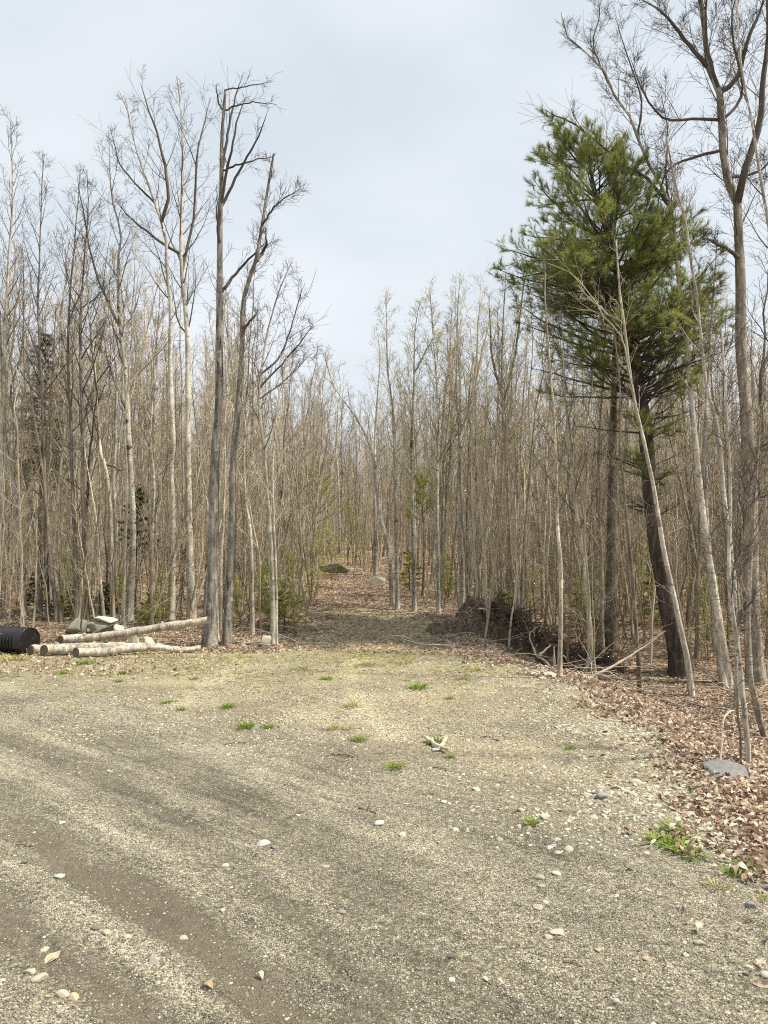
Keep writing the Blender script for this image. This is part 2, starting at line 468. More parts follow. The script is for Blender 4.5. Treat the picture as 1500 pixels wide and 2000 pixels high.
def ground_mat():
    m, nt, b = newmat('ground_surface'); h = N(nt)
    v = h.coord('Object')
    leaf = h.attr('leaf'); soil = h.attr('soil'); road = h.attr('road')
    n1 = h.noise(v, 55, 5, .7); n2 = h.noise(v, 9, 4, .6); n3 = h.noise(v, 1.4, 4, .6); n0 = h.noise(v, 240, 3, .7)
    # packed gravel
    pc = h.vor(v, 115, 'Color'); pd = h.vor(v, 115, 'Distance')
    pc2 = h.vor(v, 40, 'Color'); pd2 = h.vor(v, 40, 'Distance')
    sep = nt.nodes.new('ShaderNodeSeparateColor'); nt.links.new(pc, sep.inputs[0])
    sep2 = nt.nodes.new('ShaderNodeSeparateColor'); nt.links.new(pc2, sep2.inputs[0])
    g = h.ramp(sep.outputs[0], [(0, (.16, .14, .095)), (.3, (.33, .295, .20)), (.7, (.46, .415, .285)), (1, (.70, .65, .49))])
    g = h.mix(h.ramp(pd, [(.42, 0.0), (.75, .75)]), g, (.14, .12, .085))
    st = h.ramp(sep2.outputs[1], [(.72, 0.0), (.76, 1.0)])
    st = h.math('MULTIPLY', st, h.ramp(pd2, [(.36, 1.0), (.46, 0.0)]))
    g = h.mix(h.math('MULTIPLY', st, .8), g, h.ramp(sep2.outputs[0], [(0, (.30, .28, .22)), (1, (.60, .57, .45))]))
    g = h.mix(1.0, g, h.ramp(n1, [(.34, .55), (.64, 1.32)]), 'MULTIPLY')
    g = h.mix(1.0, g, h.ramp(h.noise(v, 21, 4, .7), [(.36, .70), (.62, 1.2)]), 'MULTIPLY')
    g = h.mix(1.0, g, h.ramp(n0, [(.3, .60), (.7, 1.30)]), 'MULTIPLY')
    g = h.mix(1.0, g, h.mix(road, (1.05, 1.0, .955), (.76, .765, .80)), 'MULTIPLY')
    g = h.mix(1.0, g, h.ramp(n3, [(.3, .86), (.7, 1.1)]), 'MULTIPLY')
    g = h.mix(h.ramp(n2, [(.5, 0.0), (.8, .35)]), g, (.22, .20, .11))
    moss = h.math('MULTIPLY', h.attr('moss'), h.ramp(h.noise(v, 5, 5, .7), [(.44, 0.0), (.6, .8)]))
    g = h.mix(moss, g, h.mix(1.0, (.33, .32, .12), h.ramp(n1, [(.3, .55), (.7, 1.3)]), 'MULTIPLY'))
    # road bands along the direction of travel
    sx = nt.nodes.new('ShaderNodeSeparateXYZ'); nt.links.new(v, sx.inputs[0])
    wob = h.math('MULTIPLY', h.math('SUBTRACT', n3, .5), .55)
    wob2 = h.math('MULTIPLY', h.math('SUBTRACT', n2, .5), .16)
    s = h.math('ADD', h.math('ADD', h.math('MULTIPLY', sx.outputs[0], .64), h.math('MULTIPLY', sx.outputs[1], .77)), h.math('ADD', wob, wob2))
    sn = h.math('DIVIDE', s, 6.0, True)
    k = lambda q: q / 6.0
    bd = h.attr('band')
    fl = h.math('ADD', bd, h.math('MULTIPLY', h.math('SUBTRACT', h.noise(v, 22, 4, .7), .5), .28))
    band = h.ramp(h.math('MULTIPLY_ADD', fl, .5), [(0.26, .42), (.5, 1.0), (.70, 1.7)])
    g = h.mix(1.0, g, band, 'MULTIPLY')
    # fine streaks drawn along the direction of travel
    t2 = nt.nodes.new('ShaderNodeTexCoord'); r2 = nt.nodes.new('ShaderNodeMapping'); r2.inputs['Rotation'].default_value = (0, 0, .70); nt.links.new(t2.outputs['Object'], r2.inputs[0])
    m2 = nt.nodes.new('ShaderNodeMapping'); m2.inputs['Scale'].default_value = (.55, 9, 1); nt.links.new(r2.outputs[0], m2.inputs[0])
    sk = h.noise(m2.outputs[0], 1.6, 5, .7, .4)
    g = h.mix(h.math('MULTIPLY', road, .9), g, h.mix(1.0, g, h.ramp(sk, [(.34, .66), (.5, 1.0), (.66, 1.30)]), 'MULTIPLY'))
    # damp brown fines in the wheel paths
    g = h.mix(h.ramp(h.math('MULTIPLY_ADD', fl, .5), [(.26, .6), (.46, 0.0)]), g, h.mix(1.0, (.185, .155, .11), h.ramp(n0, [(.25, .6), (.75, 1.4)]), 'MULTIPLY'))
    # pale dusty patches and darker rubble patches on the turnout
    pt = h.noise(v, .9, 5, .65)
    g = h.mix(1.0, g, h.ramp(pt, [(.35, .74), (.5, 1.0), (.66, 1.16)]), 'MULTIPLY')
    # leaf litter: voronoi flakes
    lc = h.vor(v, 17, 'Color'); ld = h.vor(v, 17, 'Distance'); s3 = nt.nodes.new('ShaderNodeSeparateColor'); nt.links.new(lc, s3.inputs[0])
    L = h.ramp(s3.outputs[0], [(0, (.14, .09, .055)), (.3, (.32, .22, .14)), (.6, (.48, .36, .24)), (.85, (.60, .48, .34)), (1, (.70, .60, .45))])
    L = h.mix(h.ramp(ld, [(.35, 0.0), (.7, .7)]), L, (.10, .065, .04))
    L = h.mix(1.0, L, h.ramp(n3, [(.3, .75), (.7, 1.15)]), 'MULTIPLY')
    # soil and moss
    so = h.mix(h.ramp(n2, [(.4, 0.0), (.62, 1.0)]), (.38, .30, .20), (.46, .43, .21))
    so = h.mix(h.ramp(s3.outputs[2], [(.5, 0.0), (.6, .75)]), so, L)
    def mask(a, nz, amt=.9):
        q = h.math('ADD', a, h.math('MULTIPLY', h.math('SUBTRACT', nz, .5), amt))
        return h.ramp(q, [(.44, 0.0), (.56, 1.0)])
    c = h.mix(mask(leaf, n2, 1.3), g, L)
    c = h.mix(mask(soil, n2, 1.2), c, so)
    nt.links.new(c, b.inputs['Base Color'])
    hh = h.math('ADD', h.math('MULTIPLY', h.ramp(pd, [(0, 1.0), (.7, 0.0)]), .5), h.math('ADD', h.math('MULTIPLY', n1, .7), h.math('ADD', h.math('MULTIPLY', n0, .35), h.math('MULTIPLY', st, .6))))
    h.bump(hh, .9, .014, b)
    b.inputs['Roughness'].default_value = .92
    return m
M['ground'] = ground_mat()

# ------------------------------------------------------------------ terrain (one height function, cut into named sheets)
def spaced(a, b, fine0, fine1, step, growth=1.09):
    xs = list(np.arange(fine0, fine1 + 1e-6, step)); s = step; x = xs[-1]
    while x < b: s *= growth; x += s; xs.append(x)
    s = step; x = xs[0]
    pre = []
    while x > a: s *= growth; x -= s; pre.append(x)
    return np.array(pre[::-1] + xs)
gx = spaced(-500, 500, -5, 4.6, 0.045, 1.06)
gy = np.concatenate([spaced(-60, 2.0, 2.0, 2.0, 0.03, 1.12), np.arange(2.03, 7, 0.035), np.arange(7, 15, 0.06)])
y_, s_ = 15.0, 0.08
tail = []
while y_ < 700: tail.append(y_); s_ *= 1.045; y_ += s_
gy = np.concatenate([gy[gy <= 15 - .01], tail])
X, Y = np.meshgrid(gx, gy)
Z = gz(X, Y)
nx, ny = len(gx), len(gy)
n_br = 0.35 * vnoise(X, Y, .6, 8) + .2 * vnoise(X, Y, .2, 9)
dfar = Y - yfar(X); drt = X - xe(Y)
leaf = np.maximum(sstep((dfar + .35 + n_br * .8) / 1.0), sstep((drt + .25 + n_br * .5) / .55))
verge = 0.42 * sstep((Y - 10.3 - .25 * n_br) / 1.2) * sstep((-X - 2.6) / 1.5)
leaf = np.maximum(leaf, verge)
# the cleared track going up into the wood: bare soil, moss and litter
cx = np.interp(Y, [12, 14, 18, 24, 30], [-.3, -.2, -.25, -.6, -1.0]); wx = np.interp(Y, [12, 14, 18, 24, 30], [1.7, 1.9, 1.5, 1.0, .6])
soil = sstep((wx - np.abs(X - cx) + n_br) / .9) * sstep((Y - 12.4 + n_br) / .7) * (1 - sstep((Y - 16) / 4))
soil = soil * .58
road = 1 - sstep((0.64 * X + 0.77 * Y - 3.9 - .3 * n_br) / 1.6)
road = road * (1 - leaf)
moss = sstep((Y - 8.5 + n_br * 2) / 4) * .8 + .12 * sstep((Y - 5) / 3)
nr_ = (np.abs(X) < 9) & (Y < 13.5) & (Y > 0); band_v = np.zeros(X.shape); band_v[nr_] = band_at(X[nr_], Y[nr_]); band_v *= (1 - leaf)
V = np.stack([X, Y, Z], -1).reshape(-1, 3)
def sheet(name, sel):
    q = np.argwhere(sel)
    i = q[:, 0] * nx + q[:, 1]
    Fq = np.stack([i, i + 1, i + nx + 1, i + nx], 1)
    u, inv = np.unique(Fq, return_inverse=True)
    me = mesh_np(name, V[u], [inv.reshape(Fq.shape)], M['ground'])
    for an, arr in (('band', band_v), ('moss', moss), ('leaf', leaf), ('soil', soil), ('road', road)):
        at = me.attributes.new(an, 'FLOAT', 'POINT'); at.data.foreach_set('value', arr.reshape(-1)[u].astype(np.float32))
    return tag(obj(name, me), kind='structure')
Xc, Yc = X[:-1, :-1], Y[:-1, :-1]
isroad = (0.64 * Xc + 0.77 * Yc < 4.3) & (Xc < xe(Yc))
iswood = (leaf[:-1, :-1] > .5) & ((Yc > yfar(Xc) - 1) | (Xc > xe(Yc) - .8))
istrack = iswood & (np.abs(Xc - cx[:-1, :-1]) < wx[:-1, :-1]) & (Yc > 12.2) & (Yc < 24)
isroad &= ~iswood
sheet('gravel_road', isroad)
sheet('gravel_turnout', ~isroad & ~iswood)
sheet('woodland_track', istrack)
sheet('woodland_floor', iswood & ~istrack)

# ------------------------------------------------------------------ instancing of uncountable stuff (geometry nodes)
def scatter(name, pts, rot, scl, idx, protos, label, cat):
    pc = bpy.data.collections.new(name + '_pieces')
    for i, me in enumerate(protos):
        o = bpy.data.objects.new('%s_piece_%02d' % (name, i), me); pc.objects.link(o)
    me = bpy.data.meshes.new(name)
    me.vertices.add(len(pts)); me.vertices.foreach_set('co', np.asarray(pts, np.float32).ravel())
    a = me.attributes.new('rot', 'FLOAT_VECTOR', 'POINT'); a.data.foreach_set('vector', np.asarray(rot, np.float32).ravel())
    a = me.attributes.new('scl', 'FLOAT_VECTOR', 'POINT'); a.data.foreach_set('vector', np.asarray(scl, np.float32).ravel())
    a = me.attributes.new('pick', 'INT', 'POINT'); a.data.foreach_set('value', np.asarray(idx, np.int32))
    o = obj(name, me)
    ng = bpy.data.node_groups.new(name + '_nodes', 'GeometryNodeTree')
    ng.interface.new_socket('Geometry', in_out='INPUT', socket_type='NodeSocketGeometry')
    ng.interface.new_socket('Geometry', in_out='OUTPUT', socket_type='NodeSocketGeometry')
    gi = ng.nodes.new('NodeGroupInput'); go = ng.nodes.new('NodeGroupOutput')
    ip = ng.nodes.new('GeometryNodeInstanceOnPoints'); ci = ng.nodes.new('GeometryNodeCollectionInfo')
    ci.inputs['Collection'].default_value = pc; ci.inputs['Separate Children'].default_value = True; ci.inputs['Reset Children'].default_value = True
    def na(nm, t):
        q = ng.nodes.new('GeometryNodeInputNamedAttribute'); q.data_type = t; q.inputs[0].default_value = nm
        return [x for x in q.outputs if x.enabled][0]
    e = ng.nodes.new('FunctionNodeEulerToRotation')
    L = ng.links.new
    L(na('rot', 'FLOAT_VECTOR'), e.inputs[0]); L(e.outputs[0], ip.inputs['Rotation'])
    L(na('scl', 'FLOAT_VECTOR'), ip.inputs['Scale']); L(na('pick', 'INT'), ip.inputs['Instance Index'])
    ip.inputs['Pick Instance'].default_value = True
    L(gi.outputs[0], ip.inputs['Points']); L(ci.outputs[0], ip.inputs['Instance']); L(ip.outputs[0], go.inputs[0])
    md = o.modifiers.new('instances', 'NODES'); md.node_group = ng
    return tag(o, label, cat, kind='stuff')

# earth heaps pushed up beside the turnout: centre, radii, height
_rp = ground(1072, 1305) + [.1, .55, 0]; _sm = ground(962, 1250) + [0, .6, 0]
HEAPS = [(_rp[0] - .55, _rp[1] + .25, .65, .5, .5, 60), (_rp[0] + .15, _rp[1], .7, .5, .42, 63), (_rp[0] + .8, _rp[1] - .25, .6, .4, .26, 66), (_sm[0], _sm[1], .8, .65, .50, 71),
         (_sm[0] - .75, _sm[1] - .1, .5, .45, .22, 74)]
def heap_z(x_, y_, hp):
    cx_, cy_, rx, ry, h, sd_ = hp
    rr = np.sqrt(((x_ - cx_) / rx) ** 2 + ((y_ - cy_) / ry) ** 2) + .22 * vnoise(x_, y_, .35, sd_ + 5)
    z_ = gz(x_, y_) - .04 + h * np.clip(1 - rr ** 2, 0, 1) ** .8 * (1 + .5 * vnoise(x_, y_, .30, sd_)) + .10 * vnoise(x_, y_, .11, sd_ + 1) * (rr < 1.0)
    return np.where(rr > 1.0, gz(x_, y_) - .12, z_)
def top_z(x_, y_):
    z_ = gz(x_, y_)
    for hp in HEAPS: z_ = np.maximum(z_, heap_z(x_, y_, hp))
    return z_

# ------------------------------------------------------------------ stones
def ico(sub):
    import bmesh
    bm = bmesh.new(); bmesh.ops.create_icosphere(bm, subdivisions=sub, radius=1.0)
    V = np.array([v.co[:] for v in bm.verts]); Fa = np.array([[v.index for v in f.verts] for f in bm.faces]); bm.free()
    return V, Fa
ICO = {k: ico(k) for k in (1, 2, 3, 4)}
def rock(name, mat, seed, sub=2, flat=.6, ang=5, rough=.12, smooth=True, cut=(.5, .85)):
    g = np.random.default_rng(seed); V0, Fa = ICO[sub]; V = V0.copy()
    for _ in range(ang):                                  # plane cuts give it faces
        n = g.normal(size=3); n /= np.linalg.norm(n); c = g.uniform(*cut)
        d = V @ n; V = np.where((d > c)[:, None], V - (d - c)[:, None] * n * .97, V)
    for k in range(3):
        w = g.normal(size=(3, 3)) * (1.5 * 2 ** k)
        V = V * (1 + rough / (1.6 ** k) * np.sin(V0 @ w + g.random(3) * 6).mean(1, keepdims=True))
    V = V * np.array([1, g.uniform(.6, .95), flat * g.uniform(.8, 1.15)])
    return mesh_np(name, V, [Fa], mat, smooth)

peb_protos = [rock('pebble_mesh', M['pebble'], 100 + i, 2, .42 + .06 * (i % 3), 9, .08, cut=(.42, .8)) for i in range(9)]
M['grit'] = stone_mat('grit_chips', [(0, (.10, .09, .075)), (.3, (.25, .225, .175)), (.65, (.42, .39, .30)), (.93, (.56, .52, .41)), (1, (.66, .62, .50))], 40)
chip_protos = [rock('chip_mesh', M['grit'], 140 + i, 1, .5, 3, .1, False) for i in range(6)]

def in_view_pts(n, y0, y1, power=1.0, half=.56):
    """random ground points inside the view wedge between depths y0 and y1, denser near the camera"""
    u = rng.random(n) ** power; y = y0 + (y1 - y0) * u
    x = rng.uniform(-half, half, n) * y + rng.normal(0, .1, n)
    return x, y

def stone_field(n, y0, y1, r0, r1, power, dens):
    x, y = in_view_pts(n, y0, y1, power)
    k = dens(x, y) > rng.random(n); x, y = x[k], y[k]
    r = r0 * (r1 / r0) ** (rng.random(len(x)) ** 2.2)
    return x, y, r
def gravel_dens(x, y):
    base = .16 + .4 * sstep((0.64 * x + 0.77 * y - 3.4) / 1.8) + .7 * np.exp(-((x - xe(y) + .45) / .6) ** 2) * sstep((y - 2.8) / 1.5)
    ridge = .5 * np.exp(-(pdist(x, y, BANDS[1][2]) / .09) ** 2)
    cl = .6 + .75 * vnoise(x, y, .45, 12)
    return np.where((x < xe(y) + .25) & (y < yfar(x) + .3), (base + ridge) * cl, 0.02)
XS, YS, RS = [], [], []
for a in ((60000, 2.2, 7.5, .0025, .008, 1.4), (60000, 2.4, 13, .006, .017, 1.0), (16000, 2.3, 13, .011, .030, 1.0)):
    x, y, r = stone_field(*a, gravel_dens)
    fewer = (r < .010) | ~((0.64 * x + 0.77 * y < 3.9) & (y < 6)) | (rng.random(len(x)) < .10); x, y, r = x[fewer], y[fewer], r[fewer]; XS.append(x); YS.append(y); RS.append(r)
n_ = 9000                                       # rubble washed to the right-hand margin and in patches on the turnout
yy = 4.1 + 7.7 * rng.random(n_) ** 1.1; xx = xe(yy) + .12 - np.abs(rng.normal(0, .75, n_)); rr = .010 * 3.6 ** (rng.random(n_) ** 1.8)
k = rng.random(n_) < np.clip(.55 + .8 * vnoise(xx, yy, .5, 14), .1, 1); XS.append(xx[k]); YS.append(yy[k]); RS.append(rr[k])
n_ = 5000
yy = rng.normal(7.4, 1.1, n_); xx = rng.normal(-1.2, 1.5, n_); rr = .009 * 3.2 ** (rng.random(n_) ** 1.8)
k = (rng.random(n_) < np.clip(.2 + 1.2 * vnoise(xx, yy, .6, 15), 0, 1)) & (yy > 5.6) & (yy < 11); XS.append(xx[k]); YS.append(yy[k]); RS.append(rr[k])
x = np.concatenate(XS); y = np.concatenate(YS); r = np.concatenate(RS)
show = r / y
order = np.argsort(-show)
near = [i for i in order[:6000] if r[i] > .012 and y[i] < 9][:190]
rest = np.setdiff1d(np.arange(len(x)), near)
z = gz(x, y)
scatter('gravel_stones', np.stack([x, y, z - r * .08], 1)[rest], np.stack([rng.normal(0, .25, len(rest)), rng.normal(0, .25, len(rest)), rng.uniform(0, 6.3, len(rest))], 1),
        np.repeat(r[rest][:, None], 3, 1), rng.integers(0, 9, len(rest)), peb_protos, 'small tan and grey stones strewn over the packed gravel', 'gravel')
# grit: tiny angular chips that make up the packed surface
n_ = 230000
yy = 2.15 + 5.2 * rng.random(n_) ** 1.15; xx = rng.uniform(-.56, .56, n_) * yy; rr = .0022 * 3.2 ** (rng.random(n_) ** 1.6)
k = (xx < xe(yy) + .1) & (rng.random(n_) < np.clip(.58 + 2.0 * band_at(xx, yy) + .35 * vnoise(xx, yy, .16, 16), .05, 1)); xx, yy, rr = xx[k], yy[k], rr[k]
n_ = 110000
y2 = 6.6 + 6.4 * rng.random(n_); x2 = rng.uniform(-.56, .56, n_) * y2; r2 = .0045 * 3.0 ** (rng.random(n_) ** 1.7)
k = (x2 < xe(y2) + .1) & (y2 < yfar(x2) + .4) & (rng.random(n_) < np.clip(.5 + .6 * vnoise(x2, y2, .3, 17) + .4 * vnoise(x2, y2, 1.1, 18), .08, 1))
xx = np.concatenate([xx, x2[k]]); yy = np.concatenate([yy, y2[k]]); rr = np.concatenate([rr, r2[k]]); n_ = len(xx)
scatter('grit', np.stack([xx, yy, gz(xx, yy) + rr * .12], 1), np.stack([rng.normal(0, .35, n_), rng.normal(0, .35, n_), rng.uniform(0, 6.3, n_)], 1),
        np.stack([rr, rr, rr], 1), rng.integers(0, 6, n_), chip_protos, 'fine grey and tan crushed grit covering the road and turnout', 'grit')
big = [rock('loose_stone', M['pebble'], 60 + i, 3, .48, 10, .08, cut=(.42, .8)) for i in range(12)]
SG = 'loose stones lying on the gravel'
def stone_label(x, y):
    if x > xe(y) - .9 and y > 2.8: return 'small pale angular stone in the stony strip beside the leaf litter'
    if 0.64 * x + 0.77 * y < 3.4: return 'small pale stone lying loose on the packed gravel road'
    return 'small tan stone lying on the rough gravel turnout'
for i in near:
    o = obj('loose_stone', big[int(rng.integers(12))], None, (x[i], y[i], z[i] - r[i] * .02))
    o.scale = (r[i], r[i], r[i]); o.rotation_euler = (rng.normal(0, .15), rng.normal(0, .15), rng.uniform(0, 6.3))
    tag(o, stone_label(x[i], y[i]), 'stone', SG)
def named_mat(name, c, var=.15):
    return stone_mat(name, [(0, tuple(v * (1 - var) for v in c)), (1, tuple(min(.85, v * (1 + var)) for v in c))], 22)
M['st_white'] = named_mat('stone_white', (.58, .56, .48)); M['st_cream'] = named_mat('stone_cream', (.50, .46, .36)); M['st_orange'] = named_mat('stone_tan', (.52, .41, .27))
M['st_blue'] = named_mat('stone_bluegrey', (.30, .32, .29)); M['st_grey'] = named_mat('stone_grey', (.26, .25, .22))
hand = [  # px, py, width px, height factor, material, label
    (121, 1945, 24, .6, 'st_cream', 'round cream stone touching an orange tan stone at the lower left'),
    (142, 1951, 24, .6, 'st_orange', 'round orange tan stone beside the cream one at the lower left'),
    (58, 1900, 20, .5, 'st_cream', 'pale oval stone just behind the stone with a black hollow'),
    (76, 1912, 28, .4, 'st_cream', 'long pale stone with a black hollow under its front edge'),
    (302, 1879, 28, .55, 'st_white', 'white quartz stone on the light gravel ridge of the road'),
    (209, 1823, 20, .5, 'st_cream', 'flat cream stone on the ridge left of the white quartz'),
    (249, 1830, 16, .5, 'st_cream', 'small cream stone between two others on the gravel ridge'),
    (190, 1812, 20, .5, 'st_grey', 'grey brown stone sunk in the light gravel ridge'),
    (115, 1714, 18, .5, 'st_white', 'white oval stone on the upper end of the gravel ridge'),
    (48, 1685, 14, .6, 'st_grey', 'dark grey stone at the left edge of the road'),
    (121, 1608, 14, .4, 'st_white', 'flat white stone far left on the dark wheel path'),
    (440, 1692, 14, .6, 'st_white', 'white stone alone on the road left of the picture centre'),
    (436, 1780, 12, .8, 'st_cream', 'upright cream pebble alone on the brown wheel path'),
    (514, 1650, 26, .5, 'st_white', 'flat white stone with a smaller grey one at its right'),
    (535, 1657, 14, .6, 'st_grey', 'grey stone at the right of a flat white stone'),
    (742, 1610, 24, .45, 'st_white', 'broad flat white chip in the middle of the gravel'),
    (786, 1633, 14, .9, 'st_cream', 'upright cream stone right of the broad white chip'),
    (667, 1781, 16, .5, 'st_grey', 'dull grey stone on the smooth gravel near the picture centre'),
    (1173, 1560, 26, .75, 'st_blue', 'smooth blue grey cobble in the stony strip'),
    (1062, 1598, 26, .55, 'st_white', 'flat pale stone behind a grass tuft in the stony strip'),
    (1283, 1619, 18, .8, 'st_cream', 'round cream stone at the head of the bright grass patch'),
    (1053, 1716, 20, .6, 'st_cream', 'oval cream stone beneath the stony strip'),
    (1058, 1731, 14, .6, 'st_cream', 'small cream stone just in front of the oval one'),
    (1052, 1773, 22, .35, 'st_cream', 'flat dull stone sunk in the gravel beyond the lone oak leaf'),
    (1066, 1763, 14, .4, 'st_white', 'thin white sliver of stone beside the flat sunken one'),
    (1069, 1832, 18, .5, 'st_cream', 'cream stone with a long oval one behind it'),
    (1088, 1823, 26, .4, 'st_cream', 'long oval stone behind the cream one'),
    (1169, 1857, 16, .5, 'st_orange', 'yellow tan stone on the gravel at the lower right'),
    (1260, 1875, 14, .7, 'st_orange', 'pinkish tan stone set on edge at the lower right'),
    (1366, 1843, 20, .5, 'st_cream', 'oval cream stone with a dark shadow at the lower right'),
    (1340, 1867, 10, .8, 'st_white', 'bright white pebble at the lower right'),
    (1466, 1772, 20, .8, 'st_blue', 'grey rounded stone near the right edge of the gravel'),
    (1495, 1907, 16, .8, 'st_white', 'white stone cut off by the right edge of the picture'),
    (1204, 1958, 16, .9, 'st_white', 'upright white chip near the bottom right'),
    (1148, 1714 - 160, 20, .5, 'st_cream', 'flat cream stone left of the blue grey cobble'),
    (852, 1466, 24, .5, 'st_white', 'white stone under the crossed sticks'),
    (1070, 1322, 34, .45, 'st_cream', 'long tan rock at the foot of the root pile'),
    (1062, 1328, 16, .5, 'st_white', 'small white rock against the long tan one'),
    (945, 1190, 22, .25, 'rock_cream', 'thin white slab lying on top of the soil mound'),
    (1240, 1530, 30, .4, 'st_cream', 'flat cream slab where the stony strip meets the leaves'),
]
for k, (px, py, w, hf, mt, lb) in enumerate(hand):
    if 'soil mound' in lb: continue
    p = ground(px, py); rr = w / F * np.linalg.norm(p - [0, 0, CAM_H]) * .5
    o = obj('loose_stone', rock('loose_stone', M[mt], 300 + k, 3, hf, 9, .06, cut=(.5, .85)), None, (p[0], p[1], p[2] + rr * hf * .3))
    o.scale = (rr, rr, rr * .9); o.rotation_euler[2] = rng.uniform(-.4, .4)
    tag(o, lb, 'stone', SG)

# ------------------------------------------------------------------ dead leaves
def leaf_mesh(name, mat, seed, oak=False):
    g = np.random.default_rng(seed)
    n = 9 if oak else 6
    t = np.linspace(0, 1, n)
    w = np.sin(PI * t ** .85) * (g.uniform(.2, .3) if not oak else .26)
    if oak: w = w * (1 + .55 * np.cos(t * PI * 7)) + .02
    w[0] = .012; w[-1] = .006
    curl = g.uniform(.2, 1.3); bend = g.uniform(-.5, .9); tw = g.normal(0, .5)
    V = []
    for i, ti in enumerate(t):
        zc = bend * .35 * math.sin(ti * PI) * (1 if g.random() < .8 else .7)
        a = tw * (ti - .5)
        for sgn in (-1, 0, 1):
            xx = sgn * w[i] * math.cos(curl * .6); zz = abs(sgn) * w[i] * math.sin(curl * .6) * (1 + .2 * g.normal())
            V.append((xx * math.cos(a) - zz * math.sin(a), ti - .5, zc + xx * math.sin(a) + zz * math.cos(a)))
    Fq = []
    for i in range(n - 1):
        for j in range(2):
            q = i * 3 + j; Fq.append((q, q + 1, q + 4, q + 3))
    st = len(V); V += [(-.008, -.5, 0), (.008, -.5, 0), (0, -.72, .06)]
    return mesh_np(name, V, [np.array(Fq), np.array([[st, st + 1, st + 2]])], mat)
lv = [leaf_mesh('dead_leaf', M['litter'], 500 + i, i % 4 == 3) for i in range(12)]
lvp = [leaf_mesh('dead_leaf', M['litter_pale'], 530 + i, i % 3 == 0) for i in range(6)]
x, y = [], []
a, b2 = rng.uniform(0, 1, 75000), rng.uniform(0, 1, 75000)         # right bank
yy = 2.4 + 11.0 * a ** 1.3; xx = xe(yy) - .75 + 4.6 * b2 ** 1.25
k = rng.random(75000) < np.clip((xx - xe(yy) + .47) * 1.2 + .45 * vnoise(xx, yy, .28, 20) - .08, .008, 1)
x.append(xx[k]); y.append(yy[k])
xx, yy = in_view_pts(90000, 12.0, 34, 1.25, .6)
k = ((yy > yfar(xx) - .2) | (xx > xe(yy))) & (rng.random(90000) < np.where((np.abs(xx + .3) < 1.5) & (yy < 17), .45, 1.0))
x.append(xx[k]); y.append(yy[k])
xx, yy = in_view_pts(9000, 9.6, 13.4, 1.0, .58)                    # verge at the left and sprinkled on the turnout
k = rng.random(9000) < np.clip((-xx - 2.0) * .5, .05, .8) * sstep((yy - 9.6) / 1.5 + .1)
x.append(xx[k]); y.append(yy[k])
x = np.concatenate(x); y = np.concatenate(y); n = len(x)
kk = (rng.random(len(x)) < .55) | (top_z(x, y) - gz(x, y) < .03); x, y = x[kk], y[kk]; n = len(x)
z = top_z(x, y); sc = rng.uniform(.030, .072, n)
pos = np.stack([x, y, z + .008 + rng.random(n) * .03], 1)
rot = np.stack([rng.normal(0, .5, n), rng.normal(0, .5, n), rng.uniform(0, 6.3, n)], 1)
vis = (np.abs(x / y) < .52) & (y > 2.5)
order = np.argsort(-(sc / y) * vis)[:230]
rest = np.setdiff1d(np.arange(n), order)
scatter('leaf_litter', pos[rest], rot[rest], np.repeat(sc[rest][:, None], 3, 1), rng.integers(0, 12, len(rest)), lv,
        'brown and pinkish dead leaves covering the bank and wood floor', 'leaf litter')
for i in order:
    o = obj('dead_leaf', lv[int(rng.integers(12))], None, pos[i]); o.scale = (sc[i],) * 3; o.rotation_euler = rot[i]
    tag(o, 'curled brown dead leaf in the litter on the right bank' if x[i] > xe(y[i]) - .3 else 'dry dead leaf blown onto the gravel by the bank', 'leaf', 'dead leaves nearest the camera')
for k, (px, py, w, lb) in enumerate([(965, 1918, 38, 'pale lobed oak leaf lying alone on the gravel at the bottom'), (103, 1873, 34, 'narrow pale bark chip like leaf standing at lower left'),
                                     (405, 1930, 22, 'small crumpled leaf on the road at the bottom left'), (508, 1910, 20, 'pale wedge shaped dead leaf on the brown wheel path'),
                                     (1204, 1540, 20, 'dry leaf on the stones beside the blue grey cobble')]):
    p = ground(px, py); s = w / F * p[1] * 1.15
    o = obj('dead_leaf', leaf_mesh('dead_leaf', M['litter_pale'], 560 + k, k == 0), None, (p[0], p[1], p[2] + .008)); o.scale = (s * 1.3, s, s)
    o.rotation_euler = (.12, .1, [1.3, -.35, 1.2, .6, 1.8][k]); tag(o, lb, 'leaf')

